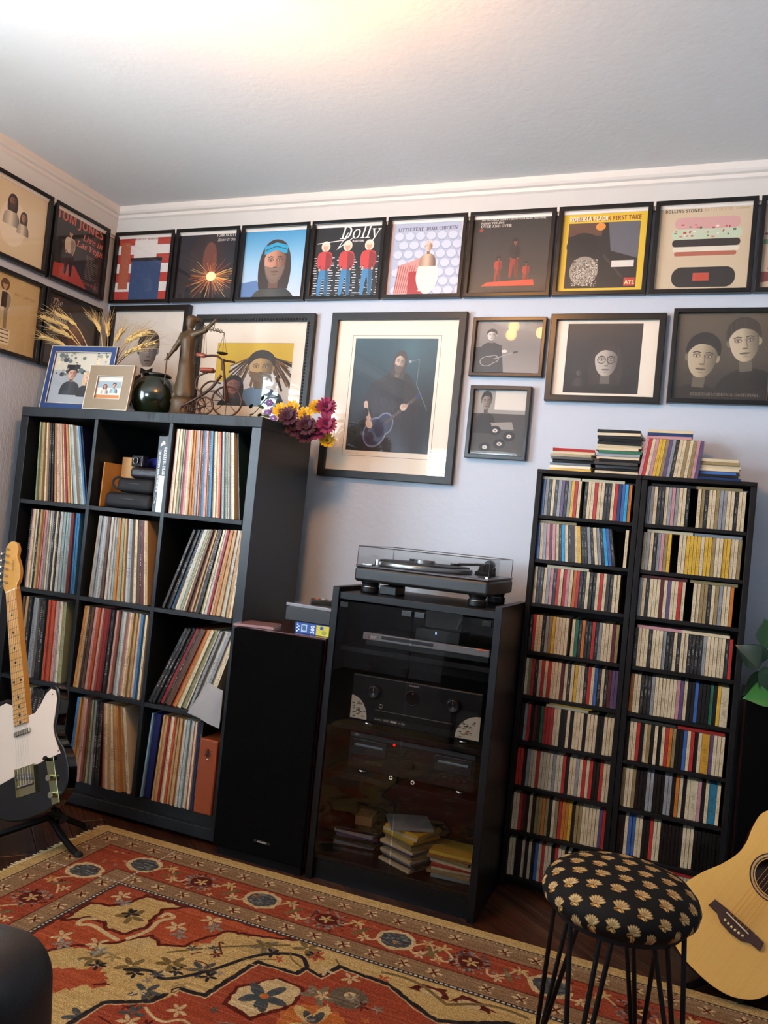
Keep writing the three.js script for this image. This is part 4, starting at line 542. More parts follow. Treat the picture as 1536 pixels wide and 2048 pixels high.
  const heap = (x, z0, n, keys, where, tw = 0.25) => { let y = sh[3] + 0.0005; for (let i = 0; i < n; i++) { const ch = keys[i % keys.length]; layCD(ch, x + rr(-0.008, 0.008), y, z0 + rr(-0.008, 0.008), tw + rr(-0.14, 0.14), `${CDC[ch][1]} disc case, ${nth(i + 1)} from the bottom of the ${where}`, 'disc cases inside the stereo cabinet'); y += 0.0101; } return y; };
  heap(1.675, 0.4, 8, 'dkgdkvgk', 'grey pile in the cabinet', 0.1); const yt = heap(1.87, 0.42, 12, 'wdgwtvwttywy', 'yellow pile in the cabinet', -0.45); heap(2.025, 0.41, 8, 'gtwrwtoy', 'orange pile in the cabinet', 0.05);
  single('compact_disc_disk', LA([[0.0075, 0], [0.06, 0], [0.06, 0.0012], [0.0075, 0.0012], [0.0075, 0]], 40), M('#a88a4a', 0.15, { metalness: 0.7 }), 'bare golden disc lying on the yellow pile in the cabinet', 'disc', [1.875, yt + 0.0004, 0.42]);
  layCD('g', 1.86, yt + 0.002, 0.42, 0.5, 'grey disc case topmost above the bare golden disc', 'disc cases inside the stereo cabinet');
  single('cardboard_box', RB(0.06, 0.03, 0.08, 0.002), M('#9c6a3c', 0.7), 'small brown cardboard box on the grey pile in the cabinet', 'box', [1.69, sh[3] + 0.0815 + 0.015, 0.38], [0, 0.15, 0]);
}

// ---------------------------------------------------------------- turntable
{
  const x0 = 1.606, x1 = 2.072, zf = 0.5, W = x1 - x0, d = 0.35, y0 = 0.946;
  const o = thing('turntable', 'black turntable under a clear hinged dust cover on the cabinet', 'turntable', [x0 + W / 2, y0, zf - d / 2]);
  const dk = M('#171717', 0.4), tp = M('#34343a', 0.3, { metalness: 0.3 });
  for (const [sx, sz] of [[-1, 1], [1, 1], [-1, -1], [1, -1]]) { const f = part(o, 'foot', LA([[0, 0], [0.03, 0], [0.031, 0.004], [0.031, 0.02], [0.026, 0.024], [0.03, 0.034], [0.034, 0.04], [0, 0.04]], 28), black, [sx * (W / 2 - 0.045), 0, sz * (d / 2 - 0.045)]); part(f, 'ring', new THREE.TorusGeometry(0.0305, 0.0012, 6, 32), chrome, [0, 0.021, 0], [Math.PI / 2, 0, 0]); }
  part(o, 'plinth', RB(W, 0.05, d, 0.012, 4), dk, [0, 0.062, 0]);
  part(o, 'deck_plate', RB(W - 0.004, 0.008, d - 0.004, 0.003), tp, [0, 0.089, 0]);
  part(o, 'platter', LA([[0, 0], [0.166, 0], [0.168, 0.004], [0.168, 0.014], [0.165, 0.017], [0, 0.017]], 64), M('#9c9a96', 0.3, { metalness: 0.9 }), [-0.045, 0.093, 0], null, 'silver platter rim');
  part(o, 'slip_mat', CY(0.158, 0.158, 0.004, 48), M('#141414', 0.6), [-0.045, 0.112, 0]);
  part(o, 'start_button', RB(0.035, 0.006, 0.025, 0.002), chrome, [-W / 2 + 0.035, 0.095, d / 2 - 0.035]); part(o, 'strobe_tower', CY(0.012, 0.013, 0.022, 20), chrome, [-W / 2 + 0.055, 0.103, d / 2 - 0.075]); part(o, 'pitch_slider', RB(0.02, 0.004, 0.1, 0.001), black, [W / 2 - 0.035, 0.094, d / 2 - 0.075]);
  const arm = part(o, 'tonearm_base', LA([[0, 0], [0.036, 0], [0.036, 0.012], [0.026, 0.016], [0.02, 0.04], [0, 0.042]], 28), black, [W / 2 - 0.075, 0.093, -0.06]);
  part(arm, 'tonearm', TU([[0, 0.036, -0.03], [0, 0.038, 0.02], [-0.02, 0.037, 0.1], [-0.055, 0.034, 0.15]], 0.0045, 30), M('#3a3a3c', 0.3, { metalness: 0.8 })); part(arm, 'headshell', RB(0.016, 0.008, 0.035, 0.002), black, [-0.064, 0.032, 0.16], [0, -0.35, 0]); part(arm, 'counterweight', CY(0.017, 0.017, 0.03, 24), M('#2a2a2c', 0.3, { metalness: 0.6 }), [0, 0.036, -0.055], [Math.PI / 2, 0, 0]);
  part(o, 'record_clamp', CY(0.035, 0.037, 0.012, 32), M('#7c7c7c', 0.3, { metalness: 0.7 }), [-0.045, 0.12, 0]); part(o, 'logo_bead', RB(0.01, 0.008, 0.004, 0.001), chrome, [W / 2 - 0.012, 0.095, d / 2 - 0.006]);
  const PL2 = (a, b) => new THREE.PlaneGeometry(a, b);
  const cl = new THREE.MeshPhysicalMaterial({ color: '#f2f4f5', transmission: 1, thickness: 0, roughness: 0.02, ior: 1.45, side: THREE.DoubleSide }), LH = 0.062, w2 = W - 0.012, d2 = d - 0.012, t = 0.003;
  const lg = part(o, 'dust_cover', merge([PL2(w2, d2).rotateX(-Math.PI / 2).translate(0, LH, 0), PL2(w2, LH).translate(0, LH / 2, d2 / 2), PL2(w2, LH).translate(0, LH / 2, -d2 / 2), PL2(d2, LH).rotateY(Math.PI / 2).translate(-w2 / 2, LH / 2, 0), PL2(d2, LH).rotateY(Math.PI / 2).translate(w2 / 2, LH / 2, 0)]), cl, [0, 0.0935, 0], null, 'clear acrylic dust cover');
  const eg = [], E = M('#23252a', 0.25), c4 = [[-1, 1], [1, 1], [1, -1], [-1, -1]];
  c4.forEach(([a, b], i) => { const [c, e] = c4[(i + 1) % 4]; eg.push(bar([a * w2 / 2, LH, b * d2 / 2], [c * w2 / 2, LH, e * d2 / 2], 0.0016, 0.0016, 5)); eg.push(bar([a * w2 / 2, 0, b * d2 / 2], [a * w2 / 2, LH, b * d2 / 2], 0.0012, 0.0012, 5)); });
  part(lg, 'edge_line', merge(eg), E);
  for (const s of [-1, 1]) part(o, 'hinge', RB(0.03, 0.04, 0.016, 0.003), black, [s * W * 0.32, 0.1, -d / 2 - 0.006]);
}
{ // things under the turntable
  const y = 0.946;
  single('power_adapter', RB(0.06, 0.03, 0.09, 0.004), M('#0d0d0e', 0.5), 'small black power adapter under the turntable', 'adapter', [1.72, y + 0.015, 0.42]);
}

// ---------------------------------------------------------------- patterned rug
{
  const L = 2.82, Wd = 2.0, S = 720, X0 = 0.78, Z0 = 0.6;
  const c = { cream: '#b39a66', red: '#8c4029', deep: '#4f1a13', tan: '#82694e', blue: '#45484a', olive: '#6b5c38', rust: '#99492c', orange: '#a8622e', pale: '#b9a67e', dark: '#232124' };
  const map = canvasTex(L * S, Wd * S, (g, W, H) => {
    g.scale(S, S); g.lineJoin = 'round';
    const wob = (pts, a = 0.006) => { const out = []; pts.forEach((p, i) => { const q = pts[(i + 1) % pts.length], n = Math.max(1, Math.round(Math.hypot(q[0] - p[0], q[1] - p[1]) / 0.012)); for (let k = 0; k < n; k++) out.push([p[0] + (q[0] - p[0]) * k / n + rr(-a, a), p[1] + (q[1] - p[1]) * k / n + rr(-a, a)]); }); return out; };
    const poly = (col, pts, a, edge, ew = 0.008) => { const p = wob(pts, a); fillP(g, col, p); if (edge) { g.strokeStyle = edge; g.lineWidth = ew; g.stroke(); } };
    const curve = (col, w, pts) => { g.strokeStyle = col; g.lineWidth = w; g.lineCap = 'round'; g.beginPath(); g.moveTo(...pts[0]); for (let i = 1; i < pts.length - 1; i++) g.quadraticCurveTo(...pts[i], (pts[i][0] + pts[i + 1][0]) / 2, (pts[i][1] + pts[i + 1][1]) / 2); g.lineTo(...pts[pts.length - 1]); g.stroke(); };
    const sprig = (x, y, s, col) => { for (let k = 0; k < 5; k++) { const a = k * T2 / 5 + rr(-0.3, 0.3); el(g, col, x + Math.cos(a) * s * 0.5, y + Math.sin(a) * s * 0.5, s * 0.42, s * 0.18, a); } };
    const disc = (x, y, k) => { if (k) { for (let i = 0; i < 60; i++) { const a = rr(0, T2), r = rr(0.03, 0.058); el(g, pick([c.blue, '#8c8078', c.deep, '#7c7670']), x + Math.cos(a) * r, y + Math.sin(a) * r, 0.006, 0.004, a); } el(g, c.deep, x, y, 0.034); sprig(x, y, 0.026, c.cream); } else { poly(c.pale, Array.from({ length: 14 }, (_, i) => [x + Math.cos(i * T2 / 14) * 0.06, y + Math.sin(i * T2 / 14) * 0.056]), 0.004); poly(c.blue, Array.from({ length: 14 }, (_, i) => [x + Math.cos(i * T2 / 14) * 0.046, y + Math.sin(i * T2 / 14) * 0.042]), 0.004); for (let i = 0; i < 40; i++) el(g, pick(['#6f7a80', '#2f3840']), x + rr(-0.035, 0.035), y + rr(-0.03, 0.03), 0.006, 0.002); } };
    const quad = () => {
      rc(g, c.cream, 0, 0, L / 2 + 0.002, Wd / 2 + 0.002);
      const band = (a, b, col) => { rc(g, col, a, a, L / 2 - a + 0.002, b - a); rc(g, col, a, a, b - a, Wd / 2 - a + 0.002); };
      band(0.045, 0.13, c.tan); band(0.13, 0.262, c.red); band(0.262, 0.33, c.tan); band(0.33, 0.345, c.dark);
      for (const e of [0.047, 0.129, 0.262]) { const col = e < 0.1 ? c.dark : c.deep; rc(g, col, e, e, L / 2 - e, 0.004); rc(g, col, e, e, 0.004, Wd / 2 - e); }
      for (let t = 0.05; t < 1.41; t += 0.014) { if (t < L / 2) { rc(g, c.pale, t, 0.05, 0.007, 0.006); rc(g, '#b7b2a6', t, 0.333, 0.009, 0.007); } if (t < Wd / 2) { rc(g, c.pale, 0.05, t, 0.006, 0.007); rc(g, '#b7b2a6', 0.333, t, 0.007, 0.009); } }
      for (let t = 0.1; t < 1.41; t += 0.0885) for (const q of [0.09, 0.297]) for (const f of [0, 1]) { const x = f ? q : t, y = f ? t : q; if (y > Wd / 2 || (f ? y : x) < q) continue; sprig(x, y, 0.026, c.pale); ln(g, c.deep, 0.005, [[x - 0.009, y - 0.011], [x + 0.008, y + 0.011]]); ln(g, c.deep, 0.005, [[x + 0.009, y - 0.008], [x - 0.008, y + 0.01]]); }
      for (let k = 0; k < 6; k++) { const x = 0.321 + k * 0.2178; if (x < 1.42) { curve(c.pale, 0.007, [[x + 0.05, 0.2], [x + 0.09, 0.15], [x + 0.11, 0.2], [x + 0.16, 0.24], [x + 0.17, 0.2]]); sprig(x + 0.085, 0.165, 0.026, c.cream); sprig(x + 0.135, 0.232, 0.024, c.pale); ln(g, c.olive, 0.014, [[x + 0.1, 0.225], [x + 0.125, 0.18]]); disc(x, 0.194, k % 2); } const y = 0.327 + k * 0.2178; if (y < 1) { curve(c.pale, 0.007, [[0.2, y + 0.05], [0.15, y + 0.09], [0.2, y + 0.11], [0.235, y + 0.16]]); sprig(0.16, y + 0.1, 0.026, c.cream); sprig(0.232, y + 0.125, 0.022, c.pale); ln(g, c.olive, 0.014, [[0.215, y + 0.09], [0.18, y + 0.12]]); disc(0.197, y, k % 2); } }
      g.save(); g.beginPath(); g.rect(0.345, 0.345, L / 2 - 0.343, Wd / 2 - 0.343); g.clip();
      rc(g, c.cream, 0.345, 0.345, 1.1, 1);
      for (let i = 0; i < 26; i++) { const x = rr(0.4, 1.2), y = rr(0.4, 1); poly(pick([c.rust, c.rust, '#b09a6c', '#a58f62']), Array.from({ length: 7 }, (_, k) => [x + Math.cos(k) * rr(0.02, 0.06), y + Math.sin(k) * rr(0.015, 0.04)]), 0.008); }
      poly(c.rust, [[0.36, 0.86], [0.5, 0.8], [0.6, 0.72], [0.66, 0.78], [0.58, 0.86], [0.62, 0.96], [0.5, 1.0], [0.36, 1]], 0.012);
      poly('#7d7c78', [[0.42, 0.87], [0.5, 0.84], [0.58, 0.9], [0.55, 0.97], [0.42, 0.97]], 0.004, c.pale, 0.012); el(g, c.rust, 0.48, 0.91, 0.03, 0.02);
      for (const [x, y] of [[0.66, 0.68], [0.74, 0.62], [0.82, 0.6], [0.76, 0.75], [0.9, 0.42], [1.0, 0.37], [0.7, 0.9], [0.56, 0.7]]) { sprig(x, y, 0.045, pick([c.blue, '#6d6a5c', c.olive])); sprig(x + 0.03, y + 0.02, 0.026, c.dark); }
      curve(c.dark, 0.012, [[0.66, 0.7], [0.72, 0.66], [0.76, 0.7], [0.84, 0.6], [0.9, 0.46], [1.0, 0.4], [1.04, 0.45]]); curve(c.olive, 0.008, [[0.7, 0.58], [0.78, 0.5], [0.86, 0.44], [0.95, 0.38]]);
      for (let i = 0; i < 70; i++) { const x = rr(0.36, 1.4), y = rr(0.36, 0.98); if (rnd() < 0.6) sprig(x, y, rr(0.012, 0.03), pick([c.blue, c.olive, '#8c7a50', c.rust, '#6d6a5c', c.pale])); else curve(pick([c.olive, '#8c7a50', c.deep, c.blue]), 0.005, [[x, y], [x + rr(-0.04, 0.04), y + rr(-0.03, 0.03)], [x + rr(-0.08, 0.08), y + rr(-0.05, 0.05)]]); }
      poly(c.rust, [[0.345, 0.345], [0.96, 0.345], [0.86, 0.385], [0.77, 0.405], [0.71, 0.54], [0.66, 0.56], [0.61, 0.535], [0.55, 0.62], [0.48, 0.68], [0.44, 0.735], [0.345, 0.8]], 0.004, c.deep, 0.01);
      poly(c.red, [[0.345, 0.345], [0.46, 0.345], [0.44, 0.42], [0.42, 0.44], [0.345, 0.45]], 0.006);
      poly(c.cream, [[0.46, 0.36], [0.6, 0.35], [0.55, 0.4], [0.56, 0.47], [0.575, 0.5], [0.548, 0.565], [0.49, 0.57], [0.46, 0.545], [0.41, 0.55], [0.36, 0.6], [0.355, 0.48], [0.42, 0.46], [0.44, 0.43]], 0.004, c.deep, 0.012);
      curve(c.pale, 0.014, [[0.55, 0.6], [0.5, 0.59], [0.44, 0.57], [0.41, 0.6], [0.4, 0.56], [0.43, 0.545]]); curve(c.pale, 0.014, [[0.57, 0.58], [0.595, 0.52], [0.575, 0.46], [0.61, 0.42], [0.57, 0.41], [0.57, 0.44]]);
      sprig(0.5, 0.48, 0.05, c.olive); sprig(0.49, 0.47, 0.03, c.dark); for (const [x, y] of [[0.64, 0.46], [0.42, 0.66], [0.7, 0.38], [0.4, 0.4], [0.52, 0.64]]) { sprig(x, y, 0.034, c.pale); sprig(x + 0.03, y + 0.03, 0.03, '#7d7c78'); }
      poly(c.red, [[0.69, 1.0], [0.707, 0.832], [0.795, 0.774], [0.818, 0.699], [0.888, 0.693], [0.919, 0.498], [1.032, 0.493], [1.038, 0.46], [1.088, 0.473], [1.113, 0.406], [1.259, 0.416], [1.35, 0.47], [1.42, 0.5], [1.42, 1.01]], 0.003, c.dark, 0.014);
      poly(c.red, [[0.7, 1.0], [0.715, 0.838], [0.803, 0.78], [0.826, 0.705], [0.895, 0.7], [0.927, 0.505], [1.04, 0.5], [1.046, 0.467], [1.096, 0.48], [1.12, 0.413], [1.256, 0.423], [1.346, 0.477], [1.42, 0.507], [1.42, 1.01]], 0.002, c.pale, 0.004);
      poly(c.deep, [[0.93, 0.62], [1.0, 0.53], [1.085, 0.54], [1.09, 0.62], [1.03, 0.72], [0.94, 0.7]], 0.003); poly(c.pale, [[0.94, 0.62], [1.0, 0.54], [1.075, 0.55], [1.08, 0.62], [1.025, 0.705], [0.95, 0.69]], 0.004); sprig(1.01, 0.62, 0.07, c.blue); sprig(1.01, 0.625, 0.05, '#3b4a50'); el(g, c.orange, 1.01, 0.62, 0.012);
      poly(c.orange, Array.from({ length: 12 }, (_, i) => [1.16 + Math.cos(i * T2 / 12) * 0.085, 0.66 + Math.sin(i * T2 / 12) * 0.075]), 0.008); sprig(1.16, 0.66, 0.09, c.cream); sprig(1.16, 0.66, 0.06, c.blue); el(g, '#5f5648', 1.19, 0.52, 0.05, 0.045); el(g, c.pale, 1.19, 0.51, 0.016); poly(c.deep, [[1.3, 0.4], [1.33, 0.365], [1.39, 0.36], [1.41, 0.4]], 0.004); el(g, c.pale, 1.36, 0.39, 0.03, 0.016); curve(c.olive, 0.01, [[1.22, 0.37], [1.3, 0.35], [1.41, 0.42]]); sprig(1.12, 0.55, 0.05, '#6d6450');
      for (let i = 0; i < 22; i++) sprig(rr(0.75, 1.4), rr(0.72, 1), rr(0.015, 0.04), pick([c.pale, c.blue, c.cream, c.orange, c.olive])); curve(c.pale, 0.008, [[0.8, 0.8], [0.86, 0.84], [0.9, 0.78], [0.97, 0.84], [1.04, 0.8]]); for (const [x, y] of [[0.8, 0.86], [0.87, 0.77], [1.09, 0.44], [1.16, 0.44]]) sprig(x, y, 0.03, c.pale);
      for (let i = 0; i < 60; i++) { const x = rr(0.72, 1.4), y = rr(0.5, 0.98); if (Math.hypot(x - 1.01, y - 0.62) < 0.1) continue; if (rnd() < 0.5) sprig(x, y, rr(0.01, 0.024), pick([c.pale, c.blue, '#7d7468', c.deep, c.orange])); else curve(pick([c.deep, c.pale, '#7d7468']), 0.004, [[x, y], [x + rr(-0.03, 0.03), y + rr(-0.02, 0.02)], [x + rr(-0.06, 0.06), y + rr(-0.04, 0.04)]]); }
      g.restore();
      for (let i = 0; i < 90; i++) { const t = rr(0.15, 1.4), q = rr(0.14, 0.255), f = rnd() < 0.6; const x = f ? t : q, y = f ? q : t; if (y > 0.98 || x > 1.4) continue; sprig(x, y, rr(0.006, 0.013), pick([c.pale, '#7d7468', c.deep, c.orange])); }
    };
    for (const [a, b] of [[1, 1], [-1, 1], [1, -1], [-1, -1]]) { g.save(); g.translate(a < 0 ? L : 0, b < 0 ? Wd : 0); g.scale(a, b); quad(); g.restore(); }
    g.setTransform(1, 0, 0, 1, 0, 0);
    for (let y = 0; y < H; y += 3) { g.globalAlpha = rr(0.02, 0.1); rc(g, pick(['#000', '#fff', '#3a1a10']), 0, y, W, rr(1, 3)); }     // abrash, knot rows
    const im = g.getImageData(0, 0, W, H), p = im.data; for (let i = 0; i < p.length; i += 4) { const k = 0.72 + rnd() * 0.5; p[i] *= k; p[i + 1] *= k; p[i + 2] *= k; } g.putImageData(im, 0, 0);
    g.globalAlpha = 1;
  });
  const o = thing('area_rug', 'patterned red and cream wool rug with pale fringed end', 'rug', [X0, 0, Z0]);
  const g = RB(L, 0.011, Wd, 0.004, 2).translate(L / 2, 0.0057, Wd / 2), q = g.attributes.position, uv = g.attributes.uv;
  for (let i = 0; i < q.count; i++) uv.setXY(i, q.getX(i) / L, 1 - q.getZ(i) / Wd);
  part(o, 'pile', g, M('#f0e8dc', 0.95, { map, bumpMap: rep(fine, 26, 22), bumpScale: 0.0012, specularIntensity: 0.2 }));
  const fr = []; for (let z = 0.002; z < Wd; z += 0.0045) { const a = rr(-0.5, 0.5), l = rr(0.012, 0.03); fr.push(bar([0.003, 0.005, z], [-l, 0.003, z + a * 0.012], 0.0028, 0.0016, 5)); }
  const f = part(o, 'fringe', merge(fr), M('#b9a67c', 0.9), null, null, 'cream wool fringe'); f.userData.kind = 'stuff';
}

// ---------------------------------------------------------------- electric guitar on its stand
function frame3(o, S, N, hint, k) { const Y = V(...N).sub(V(...S)).normalize(), Z = V(...hint); Z.addScaledVector(Y, -Z.dot(Y)).normalize(); const X = Y.clone().cross(Z); o.quaternion.setFromRotationMatrix(new THREE.Matrix4().makeBasis(X, Y, Z)); o.position.set(...S); o.scale.setScalar(k); }
const maple = M('#c08a3c', 0.3, { clearcoat: 0.6, clearcoatRoughness: 0.2 }), fretM = M('#5a3a1c', 0.4);
{
  const o = thing('electric_guitar', 'black electric guitar with white pickguard and maple neck on a stand', 'guitar'); frame3(o, [0.735, 0.232, 0.955], [0.44, 0.838, 0.82], [0.0, 0.15, 1], 1.03);
  const cm = (p) => p.map(([x, y]) => [x / 100, y / 100]);
  const body = cm([[0, -9.8], [8, -8.8], [14, -5], [16, 1], [15.2, 7], [12.9, 12], [12.8, 15], [14.2, 19], [15.4, 23.5], [15, 26.8], [13, 28.2], [10.4, 27], [8, 24.2], [5.4, 22], [2.9, 21.6], [-2.9, 27.6], [-6, 29], [-10.5, 28.6], [-14, 25.5], [-15, 21], [-13.2, 16], [-12.3, 12.5], [-13.5, 8], [-15.8, 3], [-16, -1], [-13.5, -6], [-8, -9]]);
  part(o, 'body', EX(shapeOf(body), 0.034, 0.004, 4).translate(0, 0, -0.042), M('#060606', 0.14, { clearcoat: 0.6 }), null, null, 'gloss black body');
  const pgd = cm([[3, 21.3], [5.4, 21.4], [8, 23.5], [10.4, 26.2], [12.6, 27.2], [14.2, 26.2], [14.5, 23.4], [13.2, 19], [12, 15.4], [12.2, 12], [13.2, 8.4], [13.8, 6.4], [9, 6], [4.5, 5.4], [4.2, 5.6], [-4.2, 4], [-12.5, 2.6], [-13.6, 4.2], [-12.4, 8], [-11.5, 12.4], [-12.2, 16.4], [-13.6, 21], [-12.6, 25], [-9.6, 27.4], [-6, 27.8], [-3, 26]]);
  part(o, 'pickguard', EX(shapeOf(pgd, false), 0.002, 0.0005, 1).translate(0, 0, -0.0035), M('#d8c6b4', 0.25), null, null, 'white pickguard');
  for (const [x, y] of [[13, 25.3], [13.2, 7.3], [8.4, 6.9], [-11.5, 24.6]]) part(o, 'screw', CY(0.0025, 0.0025, 0.001, 10), M('#6d5a48', 0.3, { metalness: 0.8 }), [x / 100, y / 100, -0.0008], [Math.PI / 2, 0, 0]);
  const nk = shapeOf(cm([[-2.8, 19.2], [2.8, 19.2], [2.1, 64.8], [-2.1, 64.8]]), false); part(o, 'fretboard', EX(nk, 0.008, 0.0012, 2).translate(0, 0, -0.003), maple, null, null, 'maple fretboard');
  part(o, 'neck_back', EX(nk, 0.012, 0.005, 3).translate(0, 0.0, -0.016), maple);
  for (let n = 1; n <= 21; n++) { const y = 0.648 / Math.pow(2, n / 12), w = 0.042 + 0.014 * (1 - y / 0.648) / 0.7; part(o, 'fret', B(Math.min(w, 0.056), 0.0016, 0.0014), fretM, [0, y, 0.0064]); }
  for (const n of [3, 5, 7, 9, 12, 15, 17, 19, 21]) { const y = 0.648 * (Math.pow(2, -n / 12) + Math.pow(2, -(n - 1) / 12)) / 2; for (const x of n === 12 ? [-0.014, 0.014] : [0]) part(o, 'inlay_dot', CY(0.0046, 0.0046, 0.001, 14), M('#140c08', 0.4), [x, y, 0.0066], [Math.PI / 2, 0, 0]); }
  part(o, 'nut', B(0.043, 0.004, 0.008), M('#d8cdb4', 0.4), [0, 0.65, 0.002]);
  const hd = cm([[-2.2, 64.6], [2.2, 64.6], [2.4, 66.2], [3.6, 68], [4.4, 71], [4.1, 74.4], [3.6, 76.6], [4.3, 79], [3.6, 81.8], [1.2, 82.8], [-0.6, 81.6], [-1.6, 78], [-2.8, 73], [-3.4, 69], [-3.2, 66.6]]);
  part(o, 'headstock', EX(shapeOf(hd), 0.012, 0.0015, 2).translate(0, 0, -0.012), maple, null, null, 'maple headstock');
  part(o, 'headstock_logo', new THREE.PlaneGeometry(0.045, 0.018), M('#fff', 0.3, { map: canvasTex(128, 52, (g, W, H) => { rc(g, '#bd8a40', 0, 0, W, H); tx(g, 'Fender', 6, 38, 38, '#5d3f1c', 'italic bold', 'serif', 'left', 116); }) }), [0.016, 0.738, 0.0022], [0, 0, 1.45]);
  for (let i = 0; i < 6; i++) { const y = 0.685 + i * 0.0235, x = -0.016 + i * 0.004; const p = part(o, 'tuning_post', CY(0.0045, 0.005, 0.014, 14), chrome, [x, y, 0.007], [Math.PI / 2, 0, 0]); const k = part(o, 'tuning_key', merge([bar([0, 0, 0], [-0.022, 0, 0], 0.0025), new THREE.SphereGeometry(0.008, 12, 8).scale(0.7, 1, 0.6).translate(-0.026, 0, 0)]), chrome, [x - 0.017, y, -0.008]); }
  part(o, 'neck_pickup', RB(0.066, 0.017, 0.008, 0.008, 3), M('#b9b2a2', 0.2, { metalness: 1 }), [0, 0.166, 0.002], null, 'chrome neck pickup');
  const br = part(o, 'bridge_plate', RB(0.075, 0.088, 0.003, 0.001), M('#b8ad86', 0.22, { metalness: 1 }), [0, 0.016, -0.002], null, 'metal bridge plate'); for (const x of [-0.037, 0.037]) part(br, 'rim', B(0.002, 0.086, 0.01), M('#b8ad86', 0.25, { metalness: 1 }), [x, 0, 0.004]);
  for (let i = 0; i < 3; i++) part(br, 'saddle', bar([-0.031 + i * 0.021, -0.014, 0.006], [-0.011 + i * 0.021, -0.014, 0.006], 0.0042), chrome);
  part(br, 'bridge_pickup', RB(0.07, 0.02, 0.008, 0.009, 3), M('#4a4438', 0.4), [0, 0.012, 0.004], [0, 0, -0.2]); for (let i = 0; i < 6; i++) part(br, 'pole_piece', CY(0.0024, 0.0024, 0.002, 8), chrome, [-0.026 + i * 0.0104, 0.0172 - i * 0.0021, 0.0085], [Math.PI / 2, 0, 0]);
  const ct = part(o, 'control_plate', RB(0.03, 0.16, 0.003, 0.0012), M('#a8a67c', 0.22, { metalness: 1 }), [0.098, -0.0, -0.003], [0, 0, 0.06], 'metal control plate'); part(ct, 'switch_tip', CY(0.007, 0.005, 0.022, 14), black, [0, 0.058, 0.012], [1.3, 0, 0]); for (const y of [0.0, -0.052]) part(ct, 'control_knob', CY(0.0095, 0.0095, 0.018, 24), M('#c9c7a8', 0.2, { metalness: 1 }), [0, y, 0.01], [Math.PI / 2, 0, 0]);
  for (let i = 0; i < 6; i++) part(o, 'string', bar([-0.026 + i * 0.0104, 0.002, 0.0075], [-0.017 + i * 0.0068, 0.65, 0.0085], 0.0005, 0.0005, 5), M('#b9b4a8', 0.3, { metalness: 1 }));
  const st = thing('guitar_stand', 'black tubular stand holding the electric guitar', 'guitar stand', [0.72, 0, 0.9]);
  part(st, 'leg', TU([[-0.2, 0.012, 0.16], [-0.12, 0.035, 0.04], [0, 0.09, -0.08]], 0.011), black); part(st, 'leg', TU([[0.17, 0.012, -0.04], [0.09, 0.04, -0.06], [0, 0.09, -0.08]], 0.011), black); part(st, 'leg', TU([[0.02, 0.012, -0.24], [0, 0.09, -0.12], [0, 0.14, -0.09]], 0.011), black);
  part(st, 'post', bar([0, 0.09, -0.08], [-0.1, 0.5, -0.13], 0.01), black); for (const x of [-0.07, 0.09]) part(st, 'cradle_arm', TU([[0, 0.1, -0.08], [x, 0.115, -0.05], [x + 0.02, 0.12, -0.01], [x + 0.03, 0.13, 0.02]], 0.009), rubber);
  for (const [x, z] of [[-0.2, 0.16], [0.17, -0.04], [0.02, -0.24]]) part(st, 'rubber_foot', new THREE.SphereGeometry(0.014, 12, 8), rubber, [x, 0.014, z]);
}
